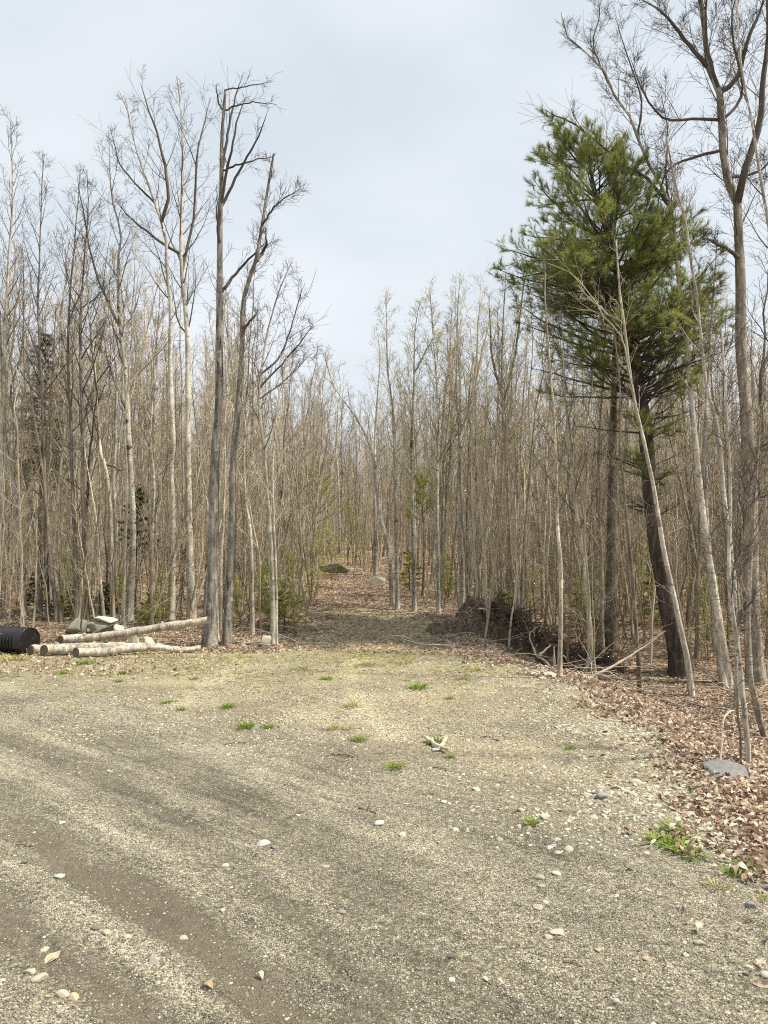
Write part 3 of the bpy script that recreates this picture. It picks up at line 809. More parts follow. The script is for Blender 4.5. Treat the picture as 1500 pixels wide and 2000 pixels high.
# ------------------------------------------------------------------ trees
def bare_tree(g, P, Rr, n1=20, t0=.38, ang=(.42, .85), L1=lambda t, L: .30 * L * (1.15 - t), n2=6, n3=5, up=.10, wig=.10, rmin=.0034, low=10, lf2=.46, lf3=.26, extra=None, exn=8):
    """returns trunk Tubes, crown Tubes, twig tips"""
    tr = Tubes(); cw = Tubes()
    tr.add(P, Rr, 10)
    P1, R1 = grow(g, P[None], Rr[None], n1, t0, .985, ang[0], ang[1], L1, 8, up, wig, .011, rmin * 1.5, .62)
    cw.add(P1, R1, 5)
    if extra:
        for ep, er in extra:
            cw.add(ep, er, 7)
            e8 = smoothpath(ep, 8); r8 = np.interp(np.linspace(0, 1, 8), np.linspace(0, 1, len(er)), er)
            el = np.linalg.norm(np.diff(e8, axis=0), axis=1).sum()
            A, B = grow(g, e8[None], r8[None], max(2, min(exn, int(el * 5))), .25, .97, .5, 1.0, lambda t, L: .34 * L * (1.1 - .85 * t), 8, up * .7, wig, .009, rmin, .6)
            cw.add(A, B, 4); P1 = np.concatenate([P1, A] + ([e8[None]] if el > .9 else [])); R1 = np.concatenate([R1, B] + ([r8[None]] if el > .9 else []))
    P2, R2 = grow(g, P1, R1, n2, .2, .97, .40, .85, lambda t, L: np.clip(lf2 * L * (1.15 - .7 * t), .12, 1.5), 5, up * .35, wig * .9, .008, rmin, .6)
    cw.add(P2, R2, 3)
    P3, R3 = grow(g, P2, R2, n3, .2, .98, .40, .85, lambda t, L: np.clip(lf3 * L / lf2 * 1.15, .12, .5), 3, up * .3, wig * .8, .006, rmin * .85, .6)
    cw.add(P3, R3, 3)
    if low:
        A, B = grow(g, P[None], Rr[None], low, .08, t0 + .1, .9, 1.5, lambda t, L: .08 * L * np.ones_like(t), 6, .04, .13, .006, rmin, .35)
        cw.add(A, B, 3)
        A2, B2 = grow(g, A, B, 3, .3, .95, .5, .9, lambda t, L: .4 * L, 3, .03, .1, .006, rmin * .85, .6)
        cw.add(A2, B2, 3)
    return tr, cw, P3[:, -1]

def trunk_radii(n, r0, r1, flare=.35):
    t = np.linspace(0, 1, n)
    return (r0 * (1 - t) ** .9 + r1) * (1 + flare * np.exp(-t * 28))

def leaves_at(g, tips, size, per=2, spread=.03):
    n = len(tips) * per
    c = np.repeat(tips, per, 0) + g.normal(0, spread, (n, 3))
    a = g.normal(size=(n, 3)); a /= np.linalg.norm(a, axis=1, keepdims=True)
    b = np.cross(a, g.normal(size=(n, 3))); b /= np.linalg.norm(b, axis=1, keepdims=True)
    s = size * g.uniform(.6, 1.3, (n, 1))
    V = np.stack([c - a * s, c - b * s * .45, c + a * s, c + b * s * .45], 1).reshape(-1, 3)
    return V, np.arange(4 * n).reshape(-1, 4)

# ---- prototypes of the woods
protos = []
kinds = ([('bark_grey', 'twig_grey')] * 4 + [('bark_brown', 'twig_brown')] * 3 + [('bark_birch_mott', 'twig_grey')] * 2 + [('bark_pale', 'twig_tan')] * 2 + [('bark_grey', 'twig_tan')] * 3)
for i, (bm_, tm_) in enumerate(kinds):
    g = np.random.default_rng(1000 + i)
    H = g.uniform(8.6, 10.8)
    n = 18
    t = np.linspace(0, 1, n)
    wob = np.cumsum(g.normal(0, .05, (n, 2)), 0) * t[:, None] * 1.2
    lean = g.normal(0, .35, 2)
    P = np.stack([wob[:, 0] + lean[0] * t, wob[:, 1] + lean[1] * t, t * H - .15], 1)
    Rr = trunk_radii(n, g.uniform(.026, .055), .006)
    budding = i >= 11
    tr, cw, tips = bare_tree(g, P, Rr, n1=int(g.integers(14, 30)), t0=g.uniform(.2, .55), ang=(.3, g.uniform(.55, 1.05)), n2=int(g.integers(4, 7)), n3=int(g.integers(3, 6)), low=int(g.integers(4, 18)), wig=g.uniform(.05, .12),
                             L1=lambda t, L, c_=g.uniform(.17, .33): c_ * L * (1.15 - t), up=g.uniform(.04, .14), rmin=.0042)
    tm = tr.mesh('trunk', M[bm_], .03); cm = cw.mesh('crown', M[tm_])
    lm = None
    V1, F1, _ = tr.geo(); V2, F2, _ = cw.geo(len(V1))
    allV = [V1, V2]; allF = F1 + F2; mi = [0] * sum(len(f) for f in F1) + [1] * sum(len(f) for f in F2)
    if budding:
        LV, LF = leaves_at(g, tips, .020, 2)
        lm = mesh_np('foliage', LV, [LF], M['bud'], False)
        allV.append(LV); allF = allF + [LF + len(V1) + len(V2)]; mi += [2] * len(LF)
    full = mesh_np('tree_full', np.concatenate(allV), allF, [M[bm_], M[tm_], M['bud']], True, mi)
    protos.append(dict(trunk=tm, crown=cm, leaves=lm, full=full, H=H, kind=bm_, bud=budding))

heroes_xy = []          # keeps random trees off the traced ones

def hero(label, pts, w, kind='grey', y=None, top=.006, t0=.4, n1=20, L=.26, limbs=(), group=None, name='bare_tree', crown=None, base=None, seed=0, flare=.35, n2=5, n3=4, low=8, ang=(.4, .8), wtop=None, bud=False, autol=True, yw=.25, rmin=.0031, exn=8):
    bm_, tm_ = dict(grey=('bark_grey', 'twig_mid'), pale=('bark_pale', 'twig_grey'), furrow=('bark_furrow', 'twig_dark'), brown=('bark_brown', 'twig_brown'),
                    mott=('bark_birch_mott', 'twig_grey'), dark=('bark_brown', 'twig_dark'), tan=('bark_pale', 'twig_tan'))[kind]
    if crown: tm_ = crown
    g = np.random.default_rng(4000 + seed + int(pts[0][0] * 7 + pts[0][1]))
    if kind != 'furrow' and pts[0][0] < 450:
        dn = lambda q: (q[0], q[1] + max(0, 300 - q[1]) * .22)
        pts = [dn(q) for q in pts]; limbs = [(lb[0],) + tuple(dn(q) for q in lb[1:]) for lb in limbs]
    b = ground(*(base or pts[0])) if y is None else np.array([0, y, 0])
    D = b[1]
    if y is not None:
        p0 = at_y(pts[0][0], pts[0][1], D); p0[2] = gz(p0[0], D)
    else: p0 = b
    n = len(pts)
    ys = D + np.concatenate([[0], np.cumsum(g.normal(0, yw / max(1, n) ** .5, n - 1))])
    W3 = [p0 - [0, 0, .12]] + [at_y(px, py, yy) for (px, py), yy in zip(pts[1:], ys[1:])]
    W3 = np.array(W3) - p0
    nn = 28
    P = smoothpath(W3, nn)
    sl = P[:, 2] > .3
    P[sl, :2] += (np.cumsum(g.normal(0, .004, (nn, 2)), 0))[sl]
    r0 = w / F * D * .5
    rt = (wtop / F * D * .5) if wtop else top
    q = np.linspace(0, 1, nn)
    r0 *= .84
    Rr = (r0 * (1 - q) ** .95 * (1 - rt / r0) + rt) * (1 + flare * np.exp(-q * 30))
    ex = []
    for lb in limbs:
        lw = lb[0]; lp = lb[1:]
        yb = D + .0
        # start on the trunk: nearest trunk point to the first pixel
        first = at_y(lp[0][0], lp[0][1], D) - p0
        j = np.argmin(np.abs(P[:, 2] - first[2])); yb = P[j, 1] + D
        dy = np.cumsum(g.normal(0, .12, len(lp))); dy[0] = 0
        q3 = np.array([at_y(a, c, yb + d) for (a, c), d in zip(lp, dy)]) - p0
        q3[0] = P[j]
        k = 14; ep = smoothpath(q3, k)
        ep[1:-1] += g.normal(0, .008, (k - 2, 3))
        er = np.maximum(rmin, lw / F * D * .5 * (1 - np.linspace(0, 1, k)) ** .6 + .002)
        ex.append((ep, er))
    tr, cw, tips = bare_tree(g, P, Rr, n1=int(n1 * 1.35), t0=t0, ang=ang, L1=lambda t, LL: L * LL * (1.02 - t) ** .85 + .12, n2=n2, n3=n3, low=low, rmin=rmin, exn=exn, up=.09, wig=.08, extra=ex)
    e = empty(name, p0)
    obj('trunk', tr.mesh('trunk', M[bm_], .035), e)
    obj('crown', cw.mesh('crown', M[tm_]), e)
    if bud:
        LV, LF = leaves_at(g, tips, .018, 2); obj('foliage', mesh_np('foliage', LV, [LF], M['bud'], False), e)
    heroes_xy.append((p0[0], p0[1]))
    tag(e, label, 'tree', group)
    return e, p0

# left group
hero('dark furrowed snag with broken forked top, the upper log propped against its foot',
     [(410, 1262), (410, 1240), (416, 1033), (418, 903), (427, 773), (427, 643), (429, 447), (433, 360), (433, 273), (440, 174)], 30, 'furrow', wtop=5, t0=.6, n1=5, L=.09, flare=.5, n2=3, n3=2, low=4, exn=3,
     limbs=[(6, (437, 421), (451, 295), (470, 210), (481, 190)), (6, (436, 360), (451, 230), (466, 168), (474, 152)), (2.5, (470, 171), (500, 165), (531, 160)),
            (6, (434, 400), (477, 317), (507, 260), (522, 219)), (4, (434, 350), (481, 317), (537, 304)), (3, (433, 210), (485, 200), (541, 204)),
            (5, (433, 235), (427, 200), (420, 165)), (7, (428, 590), (464, 529), (503, 490), (520, 471)), (6, (427, 500), (424, 430), (425, 380))])
hero('dark furrowed trunk just right of the tallest snag, bending right near its top',
     [(442, 1258), (444, 1240), (451, 1077), (455, 903), (466, 773), (472, 665), (477, 577), (498, 512), (509, 447), (520, 377), (533, 299)], 22, 'furrow', wtop=4, t0=.55, n1=14, L=.13, n2=6, n3=4, crown='twig_mid',
     limbs=[(6, (477, 641), (492, 622), (505, 611)), (9, (498, 512), (515, 490), (521, 470), (520, 450)), (4, (509, 447), (540, 400), (575, 375), (592, 372))])
hero('slim pale stem in front of the fork of the dark snag', [(425, 1250), (423, 1180), (420, 1110), (425, 1000), (436, 900), (445, 800)], 9, 'pale', n1=6, L=.12, t0=.6)
hero('tall smooth pale birch with two kinks, behind the logs', [(334, 1212), (336, 1033), (334, 947), (331, 921), (338, 877), (334, 795), (331, 687), (331, 598), (323, 533), (321, 468), (303, 403), (282, 343), (264, 282), (247, 187), (234, 145)], 17, 'pale', t0=.55, n1=16, L=.20, wtop=2, crown='twig_mid',
     limbs=[(7, (321, 450), (329, 380), (312, 273), (290, 190), (273, 120)), (4, (303, 403), (240, 330), (215, 240))])
hero('tall pale aspen with horizontal scars behind the upper log', [(375, 1210), (368, 1033), (366, 925), (366, 795), (364, 643), (355, 533), (353, 468), (355, 360), (355, 273), (352, 190), (345, 108)], 20, 'pale', t0=.5, n1=22, L=.24, wtop=2, crown='twig_mid',
     limbs=[(6, (362, 533), (381, 403), (383, 317), (398, 230), (412, 160)), (6, (357, 500), (310, 470), (255, 425), (225, 390))])
hero('light tan slender tree at the left edge of the track with boughs fanning right', [(533, 1262), (531, 1120), (524, 990), (515, 882), (505, 795), (507, 743), (520, 650), (540, 575), (566, 512)], 12, 'tan', t0=.5, n1=14, L=.24, wtop=2, crown='twig_mid',
     limbs=[(4, (507, 743), (550, 690), (580, 600), (597, 552)), (4, (507, 760), (560, 700), (600, 650), (612, 632)), (3, (505, 795), (560, 740), (610, 690))])
hero('thin companion stem growing beside the slender tan tree by the track', [(541, 1261), (538, 1120), (533, 1000), (532, 900), (540, 800), (560, 690)], 7, 'tan', n1=10, L=.2)
hero('pale slender tree curving left, between the dark trunks and the tan one', [(494, 1240), (490, 1055), (479, 968), (477, 882), (481, 838), (474, 786), (480, 700), (490, 620)], 10, 'pale', n1=12, L=.2)
hero('grey tree with dark foot behind the cream topped boulders', [(253, 1212), (260, 1033), (256, 947), (249, 817), (245, 730), (236, 665), (230, 598), (230, 490), (234, 455), (215, 382), (210, 243)], 17, 'mott', t0=.45, n1=20, L=.26, crown='twig_mid',
     limbs=[(5, (236, 640), (190, 540), (165, 430), (150, 340)), (5, (245, 820), (215, 720), (200, 640))])
hero('pale leaning birch behind the black pipe', [(48, 1206), (42, 1100), (35, 1055), (22, 947), (6, 838), (2, 752), (-2, 650), (-6, 520)], 13, 'pale', n1=14, L=.22)
hero('tall pale trunk at the left edge reaching highest there', [(-4, 1205), (0, 1000), (3, 800), (10, 600), (17, 468), (22, 382), (20, 273), (17, 187)], 16, 'pale', t0=.5, n1=20, L=.2, crown='twig_mid')
hero('brown curving stem right of the leaning birch behind the pipe', [(80, 1210), (71, 1055), (56, 968), (41, 882), (26, 817), (20, 760), (40, 690), (45, 600), (42, 480)], 11, 'brown', n1=16, L=.22)
hero('straight dark grey tree in front of the dark spruce', [(95, 1212), (90, 1080), (87, 947), (82, 817), (78, 730), (71, 600), (74, 500), (80, 360), (85, 300)], 11, 'dark', n1=20, L=.24, t0=.45)
hero('crooked brown stem of the close pair behind the pipe end', [(119, 1214), (112, 1150), (102, 1098), (91, 1012), (90, 900), (100, 760), (110, 600)], 12, 'brown', n1=14)
hero('second crooked stem of the pair, behind the pipe end', [(110, 1214), (106, 1170), (97, 1090), (92, 1012), (80, 900), (60, 780), (50, 640)], 9, 'brown', n1=12)
hero('grey tree above the left boulder with a straight stem', [(149, 1212), (147, 1077), (141, 903), (139, 817), (134, 687), (140, 560), (150, 450), (160, 330)], 12, 'grey', n1=18, L=.26)
hero('double stemmed dark tree right of the grey one above the left boulder', [(172, 1211), (165, 1098), (162, 990), (160, 882), (156, 700), (160, 560), (172, 420), (170, 330)], 11, 'dark', n1=18, L=.26, limbs=[(6, (165, 1040), (172, 960), (176, 880), (190, 760))])
hero('pale branch stemmed tree bending left halfway up', [(221, 1209), (217, 1033), (210, 925), (197, 882), (190, 800), (186, 730), (175, 620), (170, 500), (185, 400)], 11, 'grey', n1=18, L=.26, limbs=[(5, (205, 905), (230, 915), (245, 930))])
hero('thin pale leaning stem left of the birch', [(205, 1195), (196, 1100), (190, 1020), (175, 930), (165, 870)], 8, 'pale', y=16, n1=6)
hero('slim pale stem leaning left behind the aspen', [(400, 1180), (404, 1020), (396, 950), (384, 880), (380, 800)], 8, 'pale', y=17, n1=7)
# centre
CG = 'slender trees along the track'
hero('mottled birch leaning left at the head of the track, forked crown', [(768, 1180), (756, 1060), (746, 1020), (736, 960), (732, 900), (715, 850), (690, 805), (668, 776), (650, 745), (636, 700), (630, 680)], 12, 'mott', n1=12, L=.2, t0=.5, low=6)
hero('whitish aspen behind the leaning birch, by the grey rock', [(734, 1124), (732, 980), (732, 880), (736, 780), (742, 700), (735, 640)], 10, 'mott', n1=16, bud=True)
hero('straight mottled birch right of the leaning one with pointed top', [(777, 1190), (774, 1040), (772, 940), (772, 860), (766, 788), (756, 724), (754, 632), (752, 574)], 11, 'mott', n1=18, L=.2, bud=True)
hero('mottled trunk left of the small pine in the wood', [(810, 1193), (806, 1000), (804, 900), (804, 840), (808, 740), (810, 652), (818, 600)], 11, 'mott', n1=18, L=.24, bud=True, limbs=[(4, (808, 740), (830, 690), (850, 650))])
hero('straight pale mottled trunk, first right of the small pine', [(857, 1198), (854, 1060), (853, 920), (854, 820), (850, 740), (844, 660), (838, 560)], 10, 'mott', n1=20, L=.24, bud=True)
hero('darker trunk close behind the pale one right of the small pine', [(866, 1170), (862, 1060), (862, 940), (868, 800), (880, 700), (885, 600)], 11, 'grey', n1=18, L=.24, bud=True)
hero('tallest forked birch of the middle, left of the soil mound', [(904, 1190), (900, 1020), (900, 900), (900, 780), (896, 700), (894, 620), (898, 545)], 13, 'mott', n1=20, L=.26, bud=True,
     limbs=[(6, (901, 810), (920, 780), (944, 680), (960, 610)), (5, (900, 820), (880, 740), (872, 640)), (5, (902, 850), (925, 760), (935, 620), (945, 560))])
hero('grey brown tree behind the soil mound, left of a twin', [(940, 1158), (932, 980), (928, 860), (925, 740), (915, 640)], 10, 'brown', n1=18, L=.24, bud=True)
hero('grey brown twin tree behind the soil mound, the right one', [(956, 1150), (962, 1040), (966, 940), (970, 840), (975, 700), (970, 600)], 10, 'brown', n1=18, L=.24, bud=True)
hero('thick grey tree forking into many boughs above the small fir', [(994, 1180), (994, 1000), (986, 840), (982, 740), (985, 620), (990, 530)], 15, 'grey', n1=20, L=.28, bud=True,
     limbs=[(6, (985, 800), (1005, 700), (1020, 580), (1030, 520)), (6, (984, 780), (960, 690), (955, 580))])
hero('lichen spotted dark stem beside the small fir', [(1010, 1195), (1008, 1080), (1010, 960), (1004, 820), (1010, 690)], 10, 'mott', n1=14, L=.2)
hero('pale mottled stem two right of the small fir', [(1028, 1200), (1024, 1000), (1016, 880), (1022, 760), (1030, 640)], 10, 'mott', n1=16, bud=True)
hero('broken topped pale birch between the pine and the fir', [(1062, 1190), (1054, 1000), (1051, 940)], 8, 'mott', n1=2, L=.05, t0=.8, wtop=6, n2=2, n3=2)
hero('grey stem rising in front of the root pile', [(1093, 1326), (1096, 1120), (1090, 1000), (1088, 880), (1080, 740), (1070, 600), (1068, 520)], 11, 'grey', n1=12, L=.18)
hero('leaning grey stem right of the root pile', [(1162, 1300), (1148, 1160), (1130, 1000), (1116, 880), (1104, 720), (1098, 600)], 12, 'grey', n1=12, L=.2, y=13.5)
hero('stout straight grey trunk between root pile and dark pine', [(1194, 1260), (1194, 1080), (1194, 960), (1196, 880), (1200, 760), (1205, 640)], 28, 'brown', wtop=10, n1=16, L=.2, y=15.5)
hero('thin dark brown stem standing at the edge of the leaf bank', [(1250, 1356), (1246, 1296), (1240, 1200), (1228, 1080), (1216, 960), (1208, 880), (1208, 760), (1200, 650)], 11, 'brown', n1=12, L=.2, low=10)
# right
hero('pale stem leaning left across the dark pine trunk', [(1352, 1362), (1344, 1300), (1324, 1200), (1300, 1080), (1284, 980), (1268, 900), (1244, 792), (1232, 720), (1220, 620), (1212, 560), (1206, 470)], 14, 'tan', wtop=3, n1=6, L=.14, t0=.55, n2=3, n3=3, exn=5, crown='twig_grey',
     limbs=[(3, (1220, 620), (1170, 600), (1130, 560)), (3, (1244, 792), (1215, 660), (1180, 620), (1130, 545), (1060, 510))])
hero('tall leaning aspen whose long crown arches over the pine to the left', [(1425, 1338), (1408, 1240), (1386, 1100), (1372, 1000), (1360, 880), (1348, 760), (1338, 640), (1324, 540), (1316, 440), (1300, 380), (1268, 320), (1248, 272), (1240, 236), (1208, 200), (1188, 148), (1160, 112), (1118, 84), (1104, 50), (1098, 24)], 18, 'pale', wtop=3, n1=26, L=.15, t0=.55, crown='twig_mid', n2=6, n3=5,
     limbs=[(7, (1300, 385), (1262, 345), (1232, 335), (1180, 290), (1120, 240), (1080, 225), (1066, 214)), (4, (1188, 148), (1160, 90), (1172, 30), (1168, 0)), (4, (1240, 236), (1252, 190), (1222, 100), (1200, 30)), (5, (1316, 440), (1300, 350), (1304, 260), (1290, 180))])
hero('second leaning aspen right of the tall one', [(1440, 1385), (1440, 1280), (1432, 1120), (1412, 960), (1400, 840), (1380, 760), (1368, 660), (1360, 580), (1348, 500), (1340, 432), (1320, 360), (1300, 250)], 14, 'tan', wtop=3, n1=14, L=.17, t0=.5)
hero('big scarred poplar at the right edge with forked dark crown leaving the frame',
     [(1478, 1335), (1470, 1200), (1468, 1040), (1466, 920), (1460, 800), (1450, 680), (1448, 540), (1444, 440), (1440, 384), (1420, 340), (1410, 260), (1408, 188), (1386, 132), (1376, 52), (1362, -60), (1350, -140)], 38, 'grey', wtop=6, n1=18, L=.16, t0=.55, crown='twig_mid', flare=.3, n2=7, n3=6, rmin=.004,
     limbs=[(15, (1442, 400), (1452, 340), (1480, 260), (1490, 160), (1500, 60), (1496, -60)), (10, (1408, 190), (1440, 152), (1460, 80), (1490, 10), (1500, -60)), (9, (1386, 132), (1340, 80), (1300, 32), (1252, -2)),
            (6, (1404, 236), (1360, 232), (1300, 232), (1262, 190), (1230, 110)), (6, (1406, 290), (1340, 312), (1300, 340), (1280, 420)), (9, (1446, 520), (1428, 490), (1400, 474), (1368, 464)),
            (8, (1456, 345), (1490, 330), (1512, 290)), (7, (1408, 190), (1380, 90), (1380, 0), (1390, -80)), (6, (1480, 260), (1450, 180), (1430, 60), (1440, -40)), (7, (1464, 900), (1490, 870), (1530, 860))])
hero('pale young tree curving up beside the right frame edge', [(1520, 1330), (1530, 900), (1515, 600), (1500, 460), (1476, 320), (1464, 240), (1444, 140), (1436, 40), (1430, -40)], 13, 'pale', y=11, wtop=3, n1=16, L=.18, crown='twig_mid')
hero('smooth grey green sapling on the bank just behind the flat grey rock', [(1461, 1496), (1458, 1392), (1452, 1322), (1445, 1270), (1440, 1217), (1428, 1100), (1432, 960), (1425, 800), (1415, 640)], 13, 'tan', n1=12, L=.15, crown='twig_mid', low=8)
hero('thin dark stem touching the grey green sapling on its left', [(1446, 1490), (1446, 1357), (1444, 1260), (1450, 1100), (1470, 900)], 5, 'dark', n1=8, L=.15)
hero('grey leaning tree half cut off by the right edge', [(1500, 1445), (1475, 1375), (1463, 1322), (1458, 1200), (1462, 1050), (1475, 880), (1490, 700)], 14, 'grey', n1=12, L=.16)
hero('whitish grey trunk standing past the dark pine', [(1414, 1326), (1405, 1261), (1396, 1180), (1384, 1060), (1378, 900), (1385, 760), (1395, 600), (1405, 450)], 17, 'pale', n1=14, L=.16, y=13.2, crown='twig_mid')
hero('crooked dark sapling with bent stem low on the right bank', [(1492, 1430), (1468, 1360), (1462, 1280), (1455, 1240), (1470, 1200), (1440, 1120), (1420, 1080), (1400, 1000)], 6, 'dark', n1=8, L=.14)

# ---- white pine
def needle_tufts(g, pts, dirs, nn, ln, wd, mat, name, parent, cone=.9):
    B = len(pts); n = B * nn
    c = np.repeat(pts, nn, 0); d0 = np.repeat(dirs, nn, 0)
    c = c - d0 * g.uniform(0, ln * .9, (n, 1))
    d = d0 + g.normal(0, cone * .55, (n, 3)); d /= np.linalg.norm(d, axis=1, keepdims=True)
    s = np.cross(d, g.normal(size=(n, 3))); s /= np.linalg.norm(s, axis=1, keepdims=True)
    L = ln * g.uniform(.6, 1.1, (n, 1))
    V = np.stack([c - s * wd, c + s * wd, c + d * L], 1).reshape(-1, 3)
    o = obj(name, mesh_np(name, V, [np.arange(3 * n).reshape(-1, 3)], M[mat], False), parent)
    return o

def white_pine():
    g = np.random.default_rng(77)
    base = ground(1328, 1318); D = base[1]
    pts = [(1328, 1318), (1328, 1280), (1308, 1200), (1294, 1120), (1280, 1040), (1270, 960), (1264, 880), (1256, 800), (1244, 720), (1230, 640), (1212, 560), (1190, 470), (1168, 400), (1154, 335), (1148, 290)]
    W3 = np.array([base - [0, 0, .1]] + [at_y(a, b, D + .02 * i) for i, (a, b) in enumerate(pts[1:])]) - base
    P = smoothpath(W3, 40); q = np.linspace(0, 1, 40)
    r0 = 37 / F * D * .5
    Rr = (r0 * (1 - q) ** .8 + .012) * (1 + .3 * np.exp(-q * 30))
    e = empty('white_pine', base); tag(e, 'large dark leaning white pine with a dense green crown at the right', 'tree')
    heroes_xy.append((base[0], base[1]))
    tr = Tubes().add(P, Rr, 16); obj('trunk', tr.mesh('trunk', M['bark_pine'], .04), e)
    # reddish torn bark patch low on the trunk
    m = stone_mat('torn_bark', [(0, (.30, .13, .06)), (1, (.34, .15, .07))], 20)
    i0 = 5
    V0, Fa = ICO[3]; V = V0 * [.07, .05, .26] * (1 + .25 * np.sin(V0 @ g.normal(size=(3, 3)) * 5).mean(1, keepdims=True))
    c = at_y(1312, 1195, D + .02) - base; c[1] -= .10
    V = V @ np.array([[1, 0, 0], [0, 1, 0], [-.25, 0, 1]]) + c
    obj('bark_patch', mesh_np('bark_patch', V, [Fa], m), e)
    br = Tubes(); tips = []; dirs = []
    H = P[-1, 2]
    # crown silhouette: half widths (left, right) by pixel row
    rows = np.array([215, 260, 330, 400, 460, 520, 580, 640, 700, 760, 840, 930])
    lft = np.array([1120, 1065, 1040, 1020, 1010, 985, 985, 1010, 1040, 1050, 1090, 1130])
    rgt = np.array([1160, 1205, 1240, 1290, 1340, 1380, 1420, 1430, 1420, 1400, 1370, 1340])
    for t in np.sort(np.concatenate([g.uniform(.28, .5, 45), g.uniform(.50, .80, 160), g.uniform(.80, .995, 50)])):
        f = t * 39; i = min(int(f), 38); b0 = P[i] + (P[i + 1] - P[i]) * (f - i)
        py = np.interp(b0[2] + base[2], [at_y(0, 1300, D)[2], at_y(0, 200, D)[2]], [1300, 200])
        xl = at_y(np.interp(py - 45, rows, lft), 600, D)[0] - base[0]; xr = at_y(np.interp(py - 45, rows, rgt), 600, D)[0] - base[0]
        az = g.uniform(0, 2 * PI); cxx = math.cos(az)
        reach = (xr - b0[0]) if cxx > 0 else (b0[0] - xl)
        wide = .5 * ((xr - b0[0]) + (b0[0] - xl))
        Ln = abs(cxx) * reach + (1 - abs(cxx)) * min(wide, 1.6)
        Ln = max(.3, Ln) * g.uniform(.80, 1.18)
        dead = t < .47
        if dead: Ln *= g.uniform(.45, .85)
        rise = g.uniform(.10, .45) if t < .85 else g.uniform(.3, .9)
        if t > .83: Ln *= 1.2
        d = np.array([cxx, math.sin(az), rise]); d /= np.linalg.norm(d)
        k = 10; p = [b0]; 
        for _ in range(k - 1):
            d = d + [0, 0, .035] + g.normal(0, .07, 3); d /= np.linalg.norm(d); p.append(p[-1] + d * Ln / (k - 1))
        p = np.array(p)[None]; r = (max(.006, min(.6 * Rr[i], Ln * .013)) * (1 - np.linspace(0, 1, k)) ** .8 + .003)[None]
        br.add(p, r, 5)
        n2 = int(5 + Ln * 5)
        A, B = grow(g, p, r, n2, .2, 1, .5, 1.0, lambda t_, L_: np.clip(.38 * L_ * (1.2 - t_), .18, .8), 5, .10, .10, .008, .003, .6)
        br.add(A, B, 3)
        A3, B3 = grow(g, A, B, 4, .25, 1, .4, .9, lambda t_, L_: np.clip(.5 * L_, .1, .3), 3, .15, .1, .007, .0025, .6)
        br.add(A3, B3, 3)
        if g.random() < (.0 if t < .34 else .22 if dead else .6 if t < .56 else 1):
            for Q in (A3, A):
                tips.append(Q[:, -1]); dd = Q[:, -1] - Q[:, -2]; dirs.append(dd / np.linalg.norm(dd, axis=1, keepdims=True))
                m_ = Q.shape[1] // 2 + 1
                if m_ < Q.shape[1] - 1 or True:
                    tips.append((Q[:, -1] + Q[:, -2]) / 2); dirs.append(dirs[-1])
            tips.append(p[0, -4:]); dd = p[0, -4:] - p[0, -5:-1]; dirs.append(dd / np.linalg.norm(dd, axis=1, keepdims=True))
    obj('branches', br.mesh('branches', M['twig_dark']), e)
    T = np.concatenate(tips); Dd = np.concatenate(dirs)
    cl = np.sin(T @ g.normal(0, 3.4, (3, 3)) + g.uniform(0, 6, 3)).sum(1) + g.normal(0, .45, len(T))
    T, Dd = T[cl > -.55], Dd[cl > -.55]
    needle_tufts(g, T, Dd, 26, .12, .0019, 'pine_needle', 'foliage', e)
white_pine()

# ---- firs, spruces and small hemlocks
def wisp(label, px, y, H, t0, w, seed):
    g = np.random.default_rng(seed); b = at_y(px, 1100, y); b[2] = gz(b[0], b[1]); n = 12; t = np.linspace(0, 1, n)
    P = np.stack([np.cumsum(g.normal(0, .02, n)), np.cumsum(g.normal(0, .02, n)), t * H - .05], 1); Rr = .03 * (1 - t) + .006
    e = empty('young_pine', b); heroes_xy.append((b[0], b[1])); obj('trunk', Tubes().add(P, Rr, 7).mesh('trunk', M['bark_brown']), e)
    A, B = grow(g, P[None], Rr[None], 24, t0, .99, .7, 1.4, lambda tt, L: w * (1.2 - .7 * (tt - t0) / (1 - t0)), 6, .12, .10, .01, .004, .6)
    A2, B2 = grow(g, A, B, 6, .3, 1, .4, .9, lambda tt, L: np.clip(.45 * L, .08, .3), 3, .12, .1, .008, .003, .6)
    br = Tubes(); br.add(A, B, 4); br.add(A2, B2, 3); obj('branches', br.mesh('branches', M['twig_dark']), e)
    T = np.concatenate([A2[:, -1], A2[:, 1], A[:, -1]]); D = np.concatenate([A2[:, -1] - A2[:, 1], A2[:, -1] - A2[:, 1], A[:, -1] - A[:, -2]]); D /= np.linalg.norm(D, axis=1, keepdims=True)
    k = g.random(len(T)) < .85
    needle_tufts(g, T[k], D[k], 14, .15, .0036, 'fir_needle', 'foliage', e); tag(e, label, 'tree')
